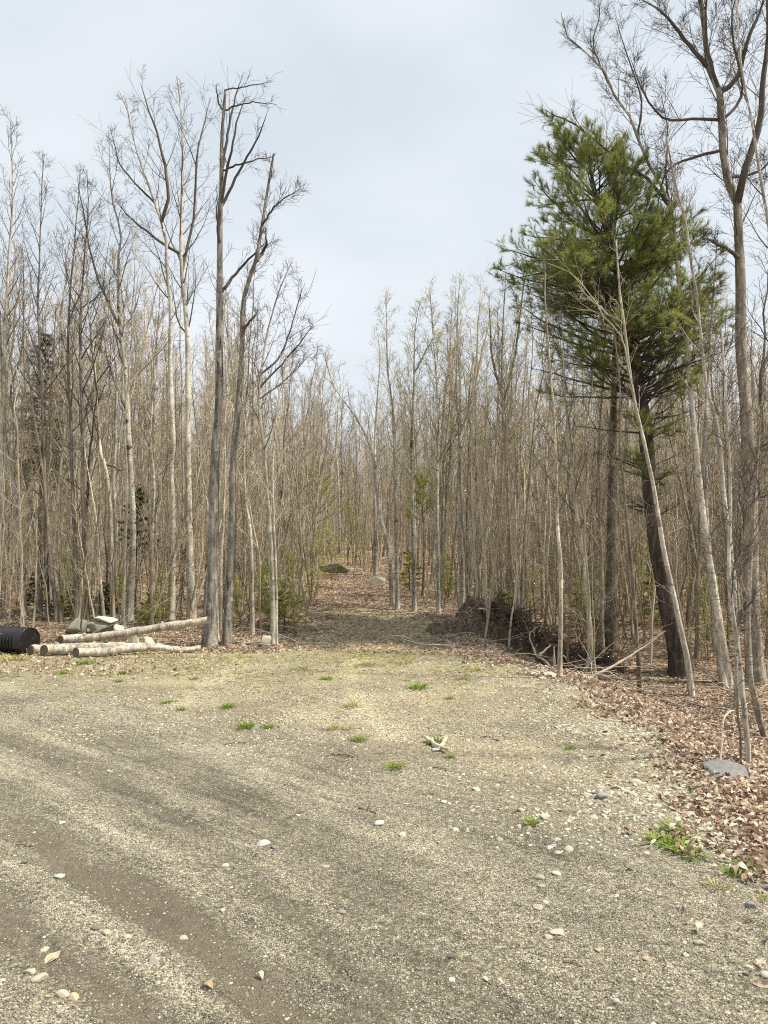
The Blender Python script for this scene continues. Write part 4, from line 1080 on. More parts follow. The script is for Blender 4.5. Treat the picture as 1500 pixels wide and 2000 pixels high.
def conifer(name, label, base, H, w, mat, seed, group=None, cat='tree', dens=1.0, bare=0.1, sparse=.0):
    g = np.random.default_rng(seed)
    n = 12; t = np.linspace(0, 1, n)
    P = np.stack([g.normal(0, .01, n).cumsum() * H * .2, g.normal(0, .01, n).cumsum() * H * .2, t * H - .05], 1)
    Rr = .011 * H * (1 - t) + .004
    e = empty(name, base); heroes_xy.append((base[0], base[1]))
    obj('trunk', Tubes().add(P, Rr, 7).mesh('trunk', M['bark_pine']), e)
    nb = int(26 * dens * max(1, H ** .7))
    A, B = grow(g, P[None], Rr[None], nb, bare, .98, 1.15, 1.6, lambda tt, L: w * (1.05 - tt) ** .8 + .05, 6, -.015, .05, .01, .0028, .6)
    A2, B2 = grow(g, A, B, 8, .15, 1, .6, .95, lambda tt, L: np.clip(.45 * L * (1.15 - tt), .05, .5), 4, .0, .06, .008, .002, .6)
    br = Tubes(); br.add(A, B, 4); br.add(A2, B2, 3); obj('branches', br.mesh('branches', M['twig_dark']), e)
    seg = np.concatenate([A2[:, i] * (1 - u) + A2[:, i + 1] * u for i in range(3) for u in (0, .33, .66)] + [A[:, i] for i in range(1, 6)])
    sd_ = np.concatenate([(A2[:, i + 1] - A2[:, i]) for i in range(3) for u in (0, .33, .66)] + [A[:, i] - A[:, i - 1] for i in range(1, 6)])
    sd_ /= np.linalg.norm(sd_, axis=1, keepdims=True) + 1e-9
    keep = g.random(len(seg)) > sparse
    needle_tufts(g, seg[keep], sd_[keep], 9, .045 + .01 * min(H, 3), .0022, mat, 'foliage', e, 1.2)
    tag(e, label, cat, group)
    return e
for i, (px, py, H, w, mt, lb) in enumerate([
    (985, 1232, .85, .50, 'fir_needle', 'bright green small fir growing on the soil mound'),
    (556, 1232, 1.0, .48, 'fir_needle', 'yellow green fir sapling at the left edge of the track'),
    (528, 1215, 1.5, .35, 'fir_needle', 'thin green fir sapling behind the slender tan tree'),
    (298, 1222, .75, .45, 'fir_needle', 'yellow green fir sapling behind the upper log'),
    (125, 1205, .60, .40, 'fir_needle', 'small dark green fir behind the left boulder'),
    (70, 1195, .95, .42, 'spruce_needle', 'small dark fir behind the black pipe'),
    (1130, 1225, .9, .42, 'fir_needle', 'loose green fir sapling behind the root pile'),
    (1172, 1262, .7, .32, 'fir_needle', 'low green fir sapling left of the stout grey trunk'),
    (1275, 1225, 1.4, .5, 'fir_needle', 'loose green hemlock behind the thin dark stem'),
    (800, 1155, 1.2, .45, 'fir_needle', 'pale green hemlock sapling among the centre trunks'),
    (1480, 1235, .9, .5, 'fir_needle', 'dark green fir sapling by the right edge'),
    (210, 1195, .7, .4, 'spruce_needle', 'low dark fir sapling behind the cream topped boulder'),
    ]):
    b = ground(px, py); conifer('fir_sapling', lb, b, H, w, mt, 900 + i, 'small firs in the undergrowth')
b = at_y(84, 1000, 21.0); b[2] = gz(b[0], b[1]); conifer('spruce_tree', 'tall dark spruce standing in the wood at the left', b, 7.6, 1.35, 'spruce_needle', 950, dens=1.6, bare=.42, sparse=.3)
b = at_y(268, 1000, 17.0); b[2] = gz(b[0], b[1]); conifer('hemlock_tree', 'thin green hemlock boughs behind the grey tree and the birch', b, 2.9, .9, 'spruce_needle', 951, dens=.7, bare=.45, sparse=.45)
wisp('slim young pine with one tuft of green halfway up, in the centre', 826, 18.5, 3.0, .62, .55, 952)
wisp('slim young pine left of the track with yellow green needles', 610, 22.0, 3.5, .5, .75, 953)

# ---- individual trees of the wood
TL = {'bark_grey': 'grey barked bare tree', 'bark_brown': 'brown barked bare tree', 'bark_birch_mott': 'mottled birch', 'bark_pale': 'pale smooth barked bare tree'}
occ = list(heroes_xy)
def free(x, y, d):
    for a, b in occ:
        if (a - x) ** 2 + (b - y) ** 2 < d * d: return False
    return True
def track_clear(x, y):
    return not (abs(x - np.interp(y, [12, 14, 18, 24, 30], [-.3, -.2, -.25, -.6, -1.0])) < np.interp(y, [12, 14, 18, 24, 34], [2.1, 2.0, 1.35, 1.5, .5]))
gt = np.random.default_rng(42)
def place_words(u):
    for lim, wd in ((-.43, 'behind the black pipe'), (-.34, 'behind the grey boulders'), (-.26, 'behind the logs'), (-.18, 'behind the furrowed snags'), (-.08, 'left of the track'),
                    (.03, 'at the head of the track'), (.10, 'right of the track'), (.17, 'behind the soil mound'), (.27, 'behind the root pile'), (.36, 'left of the dark pine'), (.45, 'right of the dark pine')):
        if u < lim: return wd
    return 'at the right edge'
near_n = 0; tries = 0
while near_n < 250 and tries < 20000:
    tries += 1
    y_ = 13.8 + 22 * gt.random() ** .8; x_ = gt.uniform(-.60, .60) * y_
    if not track_clear(x_, y_) or not free(x_, y_, .55): continue
    if y_ < 14.6 and x_ < 1.5: continue
    pr = protos[int(gt.integers(len(protos)))]
    if pr['bud'] and x_ < -2: continue
    occ.append((x_, y_))
    px_ = x_ / y_
    Ht = np.interp(px_, [-.5, -.3, -.15, -.05, .05, .2, .5], [11.4, 11.2, 9.8, 7.6, 8.0, 9.0, 9.8]) * gt.uniform(.75, 1.02)
    sl = np.interp(750 + 1444 * px_, [0, 150, 300, 400, 500, 560, 620, 680, 740, 800, 900, 1000, 1500], [430, 450, 470, 480, 520, 610, 730, 720, 620, 570, 545, 520, 430])
    Ht = min(Ht, (at_y(750 + 1444 * px_, sl, y_)[2] - gz(x_, y_)) * gt.uniform(.8, 1.02))
    s = Ht / pr['H']; wd = s * gt.uniform(.8, 1.35)
    e = empty('bare_tree', (x_, y_, gz(x_, y_)), gt.uniform(0, 6.3)); e.scale = (wd, wd, s)
    e.rotation_euler[0] = gt.normal(0, .025); e.rotation_euler[1] = gt.normal(0, .025)
    obj('trunk', pr['trunk'], e); obj('crown', pr['crown'], e)
    if pr['leaves']: obj('foliage', pr['leaves'], e)
    where = place_words(px_)
    depth = 'near the front' if y_ < 19 else ('further back' if y_ < 27 else 'deep')
    tag(e, '%s %s%s, %s %s' % ('tall' if s > 1 else ('slim' if wd < .95 else 'short'), TL[pr['kind']], ' in bud' if pr['bud'] else '', depth, where), 'tree', 'trees standing in the bare spring wood')
    near_n += 1

# ---- the far wood, one mass
n = 1750
y_ = 31 + 75 * gt.random(n) ** .8; x_ = gt.uniform(-.72, .72, n) * y_
px_ = x_ / y_
Hh = np.interp(px_, [-.5, -.2, -.05, .05, .2, .5], [11.5, 10.5, 9.5, 9.5, 10.5, 11]) * gt.uniform(.75, 1.05, n) / 9.7
sc = np.stack([Hh * gt.uniform(.9, 1.4, n)] * 2 + [Hh], 1)
scatter('distant_wood', np.stack([x_, y_, gz(x_, y_)], 1), np.stack([gt.normal(0, .03, n), gt.normal(0, .03, n), gt.uniform(0, 6.3, n)], 1), sc, gt.integers(0, len(protos), n),
        [p['full'] for p in protos], 'far mass of bare grey brown trees rising behind the clearing', 'woodland')

# ---- saplings and whips
saps = []
for i in range(7):
    g = np.random.default_rng(2000 + i); H = g.uniform(2.6, 5.2); n = 12; t = np.linspace(0, 1, n)
    P = np.stack([np.cumsum(g.normal(0, .03, n)) + g.normal(0, .25) * t, np.cumsum(g.normal(0, .03, n)) + g.normal(0, .25) * t, t * H - .05], 1)
    Rr = g.uniform(.012, .022) * (1 - t) + .004
    T = Tubes().add(P, Rr, 6)
    A, B = grow(g, P[None], Rr[None], 16, .15, .98, .4, 1.1, lambda tt, L: .22 * L * (1.15 - tt), 6, .08, .1, .006, .0035, .6)
    A2, B2 = grow(g, A, B, 5, .2, 1, .4, .9, lambda tt, L: np.clip(.4 * L, .08, .4), 3, .05, .1, .005, .003, .6)
    T.add(A, B, 4).add(A2, B2, 3)
    saps.append(T.mesh('sapling', M[['twig_tan', 'twig_brown', 'twig_grey'][i % 3]]))
def spring_sapling(i, H):
    g = np.random.default_rng(2100 + i); n = 12; t = np.linspace(0, 1, n)
    P = np.stack([np.cumsum(g.normal(0, .03, n)), np.cumsum(g.normal(0, .03, n)), t * H - .05], 1)
    Rr = .013 * (1 - t) + .003; e = empty('spring_sapling', (0, 0, 0))
    A, B = grow(g, P[None], Rr[None], 18, .15, .98, .6, 1.2, lambda tt, L: .26 * L * (1.15 - tt), 6, .04, .1, .006, .003, .6)
    A2, B2 = grow(g, A, B, 5, .2, 1, .4, .9, lambda tt, L: np.clip(.4 * L, .08, .4), 4, .03, .1, .005, .0025, .6)
    obj('stem', Tubes().add(P, Rr, 6).mesh('stem', M['twig_brown']), e); obj('twigs', Tubes().add(A, B, 4).add(A2, B2, 3).mesh('twigs', M['twig_brown']), e)
    tp = np.concatenate([A2[:, -1], A2[:, 1], A2[:, 2]]); LV, LF = leaves_at(g, tp, .022, 4, .045)
    obj('foliage', mesh_np('foliage', LV, [LF], M['spring'], False), e)
    return e
M['spring'] = leafy('spring_leaves', (.36, .40, .09), (.48, .48, .15), .5)
for i, (px, py, H, lb) in enumerate([(578, 1240, 1.6, 'yellow green budding sapling just right of the slender tan tree'), (600, 1205, 1.9, 'loose yellow green sapling at the left bank of the track'), (505, 1225, 1.3, 'low budding shrub between the tan tree and the snag'),
    (470, 1225, 1.1, 'low yellow green shrub right of the furrowed trunk'), (318, 1215, 1.2, 'budding shrub behind the upper log between two birches'), (240, 1200, 1.0, 'low budding shrub behind the cream topped boulder'),
    (1122, 1235, 1.4, 'yellow green sapling behind the root pile'), (1180, 1235, 1.6, 'budding sapling just left of the stout grey trunk'), (1262, 1215, 2.2, 'tall budding sapling between stout grey trunk and dark pine'),
    (1290, 1200, 1.8, 'pale green sapling close behind the dark pine trunk'), (1040, 1215, 1.3, 'budding sapling above the middle of the root pile'), (690, 1130, 2.4, 'slim budding sapling beside the mossy boulder'),
    (645, 1150, 2.0, 'thin budding sapling below the mossy boulder'), (870, 1185, 1.2, 'low budding shrub at the right head of the track'), (1385, 1290, 1.7, 'budding sapling right of the dark pine foot'), (150, 1190, 1.3, 'low budding shrub behind the left boulder')]):
    e = spring_sapling(i, H); p = ground(px, py); e.location = p; tag(e, lb, 'sapling', 'budding saplings at the wood edge')
cnt = 0; tries = 0
while cnt < 210 and tries < 9000:
    tries += 1
    y_ = 12.9 + 13 * gt.random() ** 1.1; x_ = gt.uniform(-.58, .58) * y_
    if not track_clear(x_, y_) or not free(x_, y_, .22): continue
    if x_ < 1.5 and y_ < 13.9: continue
    if x_ > 1.5 and x_ < 3.4 and y_ < 14.2: continue
    occ.append((x_, y_)); cnt += 1
    si = int(gt.integers(7)); o = obj('sapling', saps[si], None, (x_, y_, gz(x_, y_))); s = gt.uniform(.6, 1.3)
    o.scale = (s * 1.1, s * 1.1, s); o.rotation_euler = (gt.normal(0, .06), gt.normal(0, .06), gt.uniform(0, 6.3))
    tag(o, '%s leafless %s sapling, %s %s' % ('tall' if s > 1.05 else ('low' if s < .8 else 'thin'), ['tan', 'brown', 'grey'][si % 3], 'near the front' if y_ < 17 else 'further back', place_words(x_ / y_)), 'sapling', 'leafless saplings in the undergrowth')
n = 3200
y_ = 15 + 42 * gt.random(n) ** .9; x_ = gt.uniform(-.62, .62, n) * y_
k = np.array([track_clear(a, b) or b > 26 for a, b in zip(x_, y_)]); x_, y_ = x_[k], y_[k]; n = len(x_)
s = gt.uniform(.35, 1.2, n)
scatter('undergrowth', np.stack([x_, y_, gz(x_, y_)], 1), np.stack([gt.normal(0, .12, n), gt.normal(0, .12, n), gt.uniform(0, 6.3, n)], 1), np.stack([s * 1.2, s * 1.2, s], 1), gt.integers(0, 7, n),
        saps, 'tangle of thin bare whips and twigs filling the wood', 'undergrowth')

# ------------------------------------------------------------------ boulders
def boulder(label, px, py, w, h, mat, seed, depth=None, rz=0, sub=4, dz=0, ang=7, name='boulder', tilt=0, y=None):
    b = ground(px, py) if y is None else np.array([at_y(px, py, y)[0], y, gz(at_y(px, py, y)[0], y)])
    D = b[1]; ww = w / F * D * .5; hh = h / F * D
    me = rock(name, M[mat], seed, sub, 1.0, ang + 5, .07, cut=(.4, .8))
    co = np.empty(len(me.vertices) * 3, np.float32); me.vertices.foreach_get('co', co); co = co.reshape(-1, 3)
    co[:, 0] *= ww / np.abs(co[:, 0]).max(); co[:, 1] *= (depth or ww * .8) / np.abs(co[:, 1]).max()
    co[:, 2] *= (hh * .62) / np.abs(co[:, 2]).max(); 
    me.vertices.foreach_set('co', co.ravel()); me.update()
    o = obj(name, me, None, (b[0], b[1] + (depth or ww * .5) * .4, b[2] + hh * .38 + dz)); o.rotation_euler = (tilt, tilt * .5, rz)
    return tag(o, label, 'rock', 'boulders and rocks by the wood')
boulder('rounded grey boulder, leftmost by the black pipe', 148, 1240, 46, 36, 'boulder', 11, rz=.3)
b_ = boulder('broad grey boulder carrying a cream slab, behind the logs', 200, 1238, 62, 28, 'boulder', 12)
boulder('cream flat slab lying on top of the broad grey boulder', 202, 1238, 56, 14, 'rock_cream', 13, dz=.23, ang=4)
boulder('small pale rock at the right of the cream topped boulder', 232, 1240, 24, 20, 'rock_cream', 14)
boulder('cream pointed rock just above the upper log', 263, 1243, 24, 26, 'rock_cream', 15, y=13.4)
boulder('pale rock right of the pointed one above the log', 291, 1240, 30, 20, 'rock_cream', 16, y=13.4)
boulder('long mossy boulder at the top of the track', 658, 1122, 72, 24, 'boulder_moss', 17)
boulder('low grey rock by the foot of the centre aspen', 742, 1142, 36, 16, 'boulder', 18)
boulder('angular grey rock at the foot of the slender tan tree', 517, 1266, 26, 26, 'boulder', 19, ang=9)
boulder('flat blue grey rock lying in the leaves on the right bank', 1424, 1522, 92, 15, 'rock_blue', 21, depth=.24, rz=-.35, tilt=.18, ang=12)
boulder('small grey rock in the leaf bank below the pine', 985, 1175 + 40, 22, 14, 'boulder_moss', 22)

# ------------------------------------------------------------------ logs
def cut_mat():
    m, nt, b = newmat('cut_wood'); h = N(nt)
    f = h.noise(h.coord('Object'), 11, 4, .6); c = h.ramp(f, [(.3, (.07, .052, .036)), (.7, (.19, .155, .11))]); nt.links.new(c, b.inputs['Base Color']); return m
M['cut'] = cut_mat()
M['log_bark'] = bark_mat('log_bark', (.74, .67, .54), (.30, .24, .17), sc=15, furrow=1.0, tint=.06)
def log(label, pts, w0, w1, seed, knots=2):
    """pts: world points; radii w0 -> w1 in metres"""
    g = np.random.default_rng(seed); P0 = np.array(pts, float); base = P0[0].copy()
    P = smoothpath(P0 - base, 26); P[1:-1] += g.normal(0, .006, (24, 3))
    Rr = np.linspace(w0, w1, 26) * (1 + g.normal(0, .03, 26))
    o = empty('log', base)
    V, Fq, _ = Tubes().add(P, Rr, 18).geo(0, .03)
    for e, sg in ((0, -1), (25, 1)):
        T_ = P[1] - P[0] if e == 0 else P[-1] - P[-2]; T_ /= np.linalg.norm(T_)
        nrm = T_ * sg + np.array([0, -1.1, .15] if e == 0 else [0, -.2, 0]); nrm /= np.linalg.norm(nrm)   # slanting saw cut
        i = e * 18 + np.arange(18); off = V[i] - P[e]
        V[i] = V[i] - (off @ nrm)[:, None] / (T_ @ nrm) * T_
        ring = V[i]; c = P[e]
        cap = np.concatenate([ring, c + (ring - c) * .6 + nrm * .002, [c + nrm * .004]])
        q = [(j, (j + 1) % 18, 18 + (j + 1) % 18, 18 + j) for j in range(18)]; t3 = [(18 + j, 18 + (j + 1) % 18, 36) for j in range(18)]
        obj('cut_end', mesh_np('cut_end', cap, [np.array(q), np.array(t3)], M['cut'], False), o)
    obj('bark', mesh_np('bark', V, Fq, M['log_bark']), o)
    for k in range(knots):
        i = int(g.integers(4, 22)); d = g.normal(size=3); d[2] = abs(d[2]) + .3; d /= np.linalg.norm(d)
        q = np.array([P[i], P[i] + d * Rr[i] * 1.15, P[i] + d * Rr[i] * 1.5])
        obj('knot', Tubes().add(q, np.array([Rr[i] * .55, Rr[i] * .4, Rr[i] * .22]), 8, True).mesh('knot', M['log_bark'], .05), o)
    tag(o, label, 'log', 'cut logs lying at the edge of the wood')
def gp(px, py, y): return at_y(px, py, y)
def lie(px, y, r, lift=0):
    x_ = (px - 750) / F * y; return np.array([x_, y, float(gz(x_, y)) + r * .9 + lift])
log('upper peeled log resting on the others and propped up against the dark snag', [gp(118, 1249, 12.7), gp(200, 1243, 12.8), gp(300, 1227, 12.95), gp(406, 1211, 13.05)], .072, .062, 1)
log('thick middle log with a round dark sawn end facing the pipe', [lie(92, 12.15, .10), lie(180, 12.4, .10), lie(290, 12.75, .085)], .092, .075, 2)
log('front log with a dark round sawn end, bending to the right with knobs', [lie(154, 12.0, .085), lie(215, 12.15, .08), lie(262, 12.35, .075, .03), lie(310, 12.5, .07, .05), lie(345, 12.6, .07), lie(396, 12.75, .055, .03)], .076, .045, 3, 6)
log('rear log poking out from the black pipe opening side', [lie(66, 12.3, .085), lie(160, 12.6, .085), lie(250, 12.95, .08)], .088, .075, 4)

# ------------------------------------------------------------------ corrugated culvert pipe
def pipe():
    m, nt, b = newmat('black_plastic'); h = N(nt); b.inputs['Roughness'].default_value = .42; b.inputs['Specular IOR Level'].default_value = .5
    f = h.noise(h.coord('Object'), 14, 4, .6); nt.links.new(h.ramp(f, [(.5, (.007, .007, .008)), (.8, (.035, .032, .028))]), b.inputs['Base Color'])
    r = .225; y0 = 12.45; e0 = at_y(58, 1245, y0); e0[2] = gz(e0[0], y0) + r * .97
    d = np.array([-.93, .36, 0]); d /= np.linalg.norm(d)
    e = empty('culvert_pipe', e0); tag(e, 'black corrugated plastic culvert pipe with its open end facing right', 'pipe')
    P = []; Rr = []; s = 0.0
    P.append(0); Rr.append(r * .93); P.append(.0); Rr.append(r * 1.0)
    P += [.15]; Rr += [r]
    s = .15
    while s < 5.5:
        for ds, q in ((.008, .90), (.022, .90), (.032, 1.0), (.062, 1.0)):
            P.append(s + ds); Rr.append(r * q)
        s += .070
    P = np.array(P)[:, None] * d[None]; P[1] -= d * .002
    T = Tubes().add(P, np.array(Rr), 40); V, Fq, Ft = T.geo()
    ow = obj('outer_wall', mesh_np('outer_wall', V, Fq, m), e)
    ow.data.polygons.foreach_set('use_smooth', np.zeros(len(ow.data.polygons), bool))
    k = np.linspace(0, 5.5, 12)[:, None] * d[None]
    obj('inner_wall', Tubes().add(k, np.full(12, r * .88), 40).mesh('inner_wall', m), e)
    a = np.linspace(0, 2 * PI, 41)[:-1]; u = np.cross(d, [0, 0, 1]); v = np.cross(d, u)
    ring = [(math.cos(q) * u + math.sin(q) * v) * rr - d * o_ for rr, o_ in ((r * .88, 0), (r * .885, .006), (r * .99, .006), (r, 0)) for q in a]
    Fq = [(j * 40 + i, j * 40 + (i + 1) % 40, (j + 1) * 40 + (i + 1) % 40, (j + 1) * 40 + i) for j in range(3) for i in range(40)]
    obj('rim', mesh_np('rim', ring, [np.array(Fq)], m), e)
pipe()

# ------------------------------------------------------------------ soil mound, root pile, root plate
def mound(name, hp, c, parent):
    n = 60; u = np.linspace(-1.3, 1.3, n); A, B = np.meshgrid(u, u)
    x_ = hp[0] + A * hp[2]; y_ = hp[1] + B * hp[3]; z_ = heap_z(x_, y_, hp)
    V = np.stack([x_ - c[0], y_ - c[1], z_ - c[2]], -1).reshape(-1, 3)
    i = (np.arange(n - 1)[:, None] * n + np.arange(n - 1)[None]).ravel()
    me = mesh_np(name, V, [np.stack([i, i + 1, i + n + 1, i + n], 1)], M['soil'])
    return obj(name, me, parent)
def wiggly(g, p, d, L, k=9, wig=.28, grav=-.05):
    pts = [np.array(p, float)]; d = np.array(d, float); d /= np.linalg.norm(d)
    for _ in range(k - 1):
        d = d + g.normal(0, wig, 3) + [0, 0, grav]; d /= np.linalg.norm(d); pts.append(pts[-1] + d * L / (k - 1))
    return np.array(pts)
def root_pile():
    g = np.random.default_rng(31)
    c = ground(1072, 1305); c = np.array([c[0] + .1, c[1] + .55, 0.]); c[2] = gz(c[0], c[1])
    e = empty('root_pile', c); tag(e, 'dark heap of uprooted stumps, roots and soil at the right edge of the gravel', 'brush pile')
    for hp in HEAPS[:3]: mound('soil_heap', hp, c, e)
    T = Tubes()
    for _ in range(900):
        p = np.array([g.uniform(-1.15, 1.35), 0, 0]); p[1] = .2 - .25 * p[0] + g.uniform(-.5, .35)
        zz = gz(c[0] + p[0], c[1] + p[1]) - c[2]; p[2] = top_z(c[0] + p[0], c[1] + p[1]) - c[2] + g.uniform(-.05, .22) * max(.25, 1 - abs(p[0] + .2) / 1.8)
        d = g.normal(size=3); d[1] -= .4; L = g.uniform(.2, .85); r = g.uniform(.003, .014)
        q = wiggly(g, p, d, L, 8, .35, -.12); T.add(q, np.linspace(r, r * .35, 8), 4)
    o = obj('roots', T.mesh('roots', M['root']), e); o['kind'] = 'stuff'
    for _ in range(7):                                   # stump arms
        p = np.array([g.uniform(-.8, .7), g.uniform(-.3, .3), g.uniform(.12, .35)]); d = np.array([g.normal(0, .8), g.normal(-.3, .4), g.uniform(.2, 1)])
        q = wiggly(g, p, d, g.uniform(.35, .7), 8, .2, 0); obj('stump_arm', Tubes().add(q, np.linspace(.045, .012, 8), 8).mesh('stump_arm', M['root'], .1), e)
    pale = [([(1078, 1318), (1073, 1300), (1060, 1288), (1045, 1278), (1040, 1262)], 7), ([(1080, 1316), (1083, 1290), (1082, 1262)], 4), ([(978, 1270), (990, 1280), (1000, 1284)], 6),
            ([(1054, 1280), (1066, 1268), (1076, 1260)], 5), ([(1000, 1284), (1010, 1272), (1020, 1266)], 2.5), ([(985, 1266), (995, 1275)], 3), ([(1100, 1280), (1120, 1300), (1140, 1306)], 2.5),
            ([(1040, 1262), (1034, 1240), (1046, 1225)], 3)]
    for pp, w in pale:
        y0 = c[1] - .62
        P = np.array([at_y(a, b, y0 + .05 * i) for i, (a, b) in enumerate(pp)]) - c
        P = smoothpath(P, 10); P[1:-1] += g.normal(0, .008, (8, 3))
        obj('pale_root', Tubes().add(P, np.linspace(w, w * .5, 10) / F * c[1] * .5, 6, True).mesh('pale_root', M['stick_pale']), e)
root_pile()
def soil_mound():
    c = ground(962, 1250); c = c + [0, .6, 0]; c[2] = gz(c[0], c[1])
    e = empty('soil_mound', c); tag(e, 'rounded mound of dark earth and twigs left of the root pile', 'mound')
    for hp in HEAPS[3:]: mound('earth', hp, c, e)
    g = np.random.default_rng(72); T = Tubes()
    for _ in range(260):
        a = g.uniform(0, 6.3); r = g.random() ** .5 * .95; p = np.array([math.cos(a) * r * .85, math.sin(a) * r * .65, 0]); p[2] = top_z(c[0] + p[0], c[1] + p[1]) - c[2] + g.uniform(0, .06)
        T.add(wiggly(g, p, g.normal(size=3) * [1, 1, .4], g.uniform(.15, .5), 6, .25), np.linspace(.006, .003, 6), 3)
    o = obj('twigs', T.mesh('twigs', M['stick_grey']), e); o['kind'] = 'stuff'
    x_, y_ = [], []
    top = at_y(945, 1190, c[1] - .12)
    o = obj('flat_stone', rock('flat_stone', M['st_white'], 340, 3, .22, 4, .08), None, top); o.scale = (.12, .12, .12); tag(o, 'thin white slab lying on top of the soil mound', 'stone')
    k = 5000; a = g.uniform(0, 6.3, k); r = g.random(k) ** .5
soil_mound()
def root_plate():
    b = at_y(472, 1090, 22.0); b[2] = gz(b[0], b[1])
    e = empty('root_plate', b); tag(e, 'dark upturned root plate of a fallen tree in the left wood', 'stump')
    g = np.random.default_rng(80)
    me = rock('root_mass', M['soil'], 81, 3, 1.0, 3, .3); o = obj('root_mass', me, e); o.scale = (.35, .2, .38); o.location = (0, 0, .3)
    T = Tubes()
    for _ in range(70):
        T.add(wiggly(g, g.normal(0, .15, 3) + [0, 0, .3], g.normal(size=3), g.uniform(.3, .6), 6, .3), np.linspace(.018, .004, 6), 4)
    o = obj('roots', T.mesh('roots', M['root']), e); o['kind'] = 'stuff'
root_plate()

# ------------------------------------------------------------------ sticks and fallen branches
def stick(label, pp, w, mat='stick_grey', lift=.0, wl=None, name='stick', ys=None, group=None):
    if ys is None:
        P = np.array([ground(a, b) for a, b in pp]); P[:, 2] += lift
    else: P = np.array([at_y(a, b, y) for (a, b), y in zip(pp, ys)])
    base = P[0].copy(); D = base[1]; k = 12
    Q = smoothpath(P - base, k); g = np.random.default_rng(int(pp[0][0] + pp[0][1])); Q[1:-1] += g.normal(0, .004, (k - 2, 3))
    r = w / F * D * .5
    o = obj(name, Tubes().add(Q, np.linspace(r, r * (wl or .5), k), 8, True).mesh(name, M[mat], .05), None, base)
    return tag(o, label, 'stick', group)
stick('long pale stick crossing over the other one on the gravel', [(832, 1449), (850, 1461), (874, 1472)], 8, 'stick_pale', .035, .7)
stick('short broad pale stick under the crossing one', [(858, 1467), (865, 1455), (871, 1445)], 9, 'stick_pale', .015, .9)
stick('pale arching stem rising from the leaves in front of the flat rock', [(1404, 1528), (1410, 1471), (1412, 1410), (1422, 1392), (1433, 1388), (1445, 1392)], 4.5, 'stick_pale', ys=[5.75, 5.85, 5.95, 6.0, 6.05, 6.1], wl=.6)
stick('long bare fallen branch slanting up right of the root pile', [(1135, 1332), (1200, 1300), (1260, 1262), (1300, 1232)], 7, 'stick_grey', ys=[10.6, 10.9, 11.2, 11.4], wl=.4, name='fallen_branch')
stick('thin pale pole lying level at the front of the root pile', [(1100, 1320), (1150, 1319), (1200, 1320)], 2, 'stick_pale', ys=[11, 11.2, 11.4], wl=.8)
stick('dark curved branch on the leaf bank left of the arching stem', [(1392, 1400), (1420, 1385), (1445, 1360)], 5, 'root', .03)
stick('small pale stick stuck between sapling and rock', [(1465, 1484), (1480, 1470)], 5, 'stick_pale', .02)
stick('dark half rotten branch lying at the edge of the leaves', [(1290, 1442), (1320, 1458), (1345, 1466)], 9, 'root', .02)
stick('second dark piece of bark on the leaf bank further up', [(1202, 1392), (1215, 1396), (1226, 1402)], 8, 'root', .02)
for k, (a, b, c, d) in enumerate([(1340, 1335, 1400, 1318), (1290, 1370, 1350, 1400), (1300, 1395, 1440, 1435), (1330, 1420, 1400, 1400), (1270, 1345, 1340, 1352), (1350, 1380, 1480, 1420), (1400, 1440, 1500, 1425), (1310, 1430, 1370, 1442), (1360, 1300, 1420, 1345), (1180, 1330, 1130, 1322), (1440, 1350, 1500, 1400), (1380, 1340, 1460, 1372)]):
    stick('thin grey fallen twig on the leaves of the right bank', [(a, b), ((a + c) / 2, (b + d) / 2 - 3), (c, d)], 3, 'stick_grey', .04, .5, group='fallen twigs on the right bank')
for k, (a, b, c, d) in enumerate([(672, 1890, 690, 1920), (60, 1655, 30, 1652), (845, 1500, 880, 1508), (1140, 1548, 1185, 1560), (640, 1475, 690, 1480), (940, 1440, 975, 1448), (1000, 1590, 1030, 1583), (440, 1455, 480, 1452), (700, 1580, 735, 1590), (1100, 1880, 1135, 1890), (560, 1600, 590, 1588)]):
    stick('short dark twig lying on the open gravel', [(a, b), ((a + c) / 2, (b + d) / 2 - 3), (c, d)], 2.5, 'root', .004, .6, group='twigs on the open gravel')
for k, (a, b, c, d) in enumerate([(290, 1270, 350, 1262), (560, 1185, 640, 1175), (600, 1200, 690, 1190), (640, 1165, 700, 1150), (900, 1262, 940, 1270), (20, 1222, 90, 1208), (560, 1150, 600, 1135), (880, 1248, 930, 1242)]):
    stick('bare fallen branch on the leaf litter near the track', [(a, b), ((a + c) / 2, (b + d) / 2 - 4), (c, d)], 3.5, 'stick_grey', .05, .4, group='fallen branches near the track')
# twiggy slash on the wood floor
T = Tubes(); g = np.random.default_rng(91)
for _ in range(900):
    y_ = g.uniform(8.5, 24); x_ = g.uniform(-.55, .55) * y_
    if not (y_ > yfar(x_) + .1 or x_ > xe(y_) + .5): continue
    p = np.array([x_, y_, gz(x_, y_) + g.uniform(.01, .12)]); d = g.normal(size=3) * [1, .6, .22]
    T.add(wiggly(g, p, d, g.uniform(.3, 1.4), 7, .12, -.01), np.linspace(.007, .003, 7) * g.uniform(.6, 1.5), 4)
tag(obj('twig_litter', T.mesh('twig_litter', M['stick_grey'])), 'thin dead twigs strewn over the leafy wood floor', 'twigs', kind='stuff')

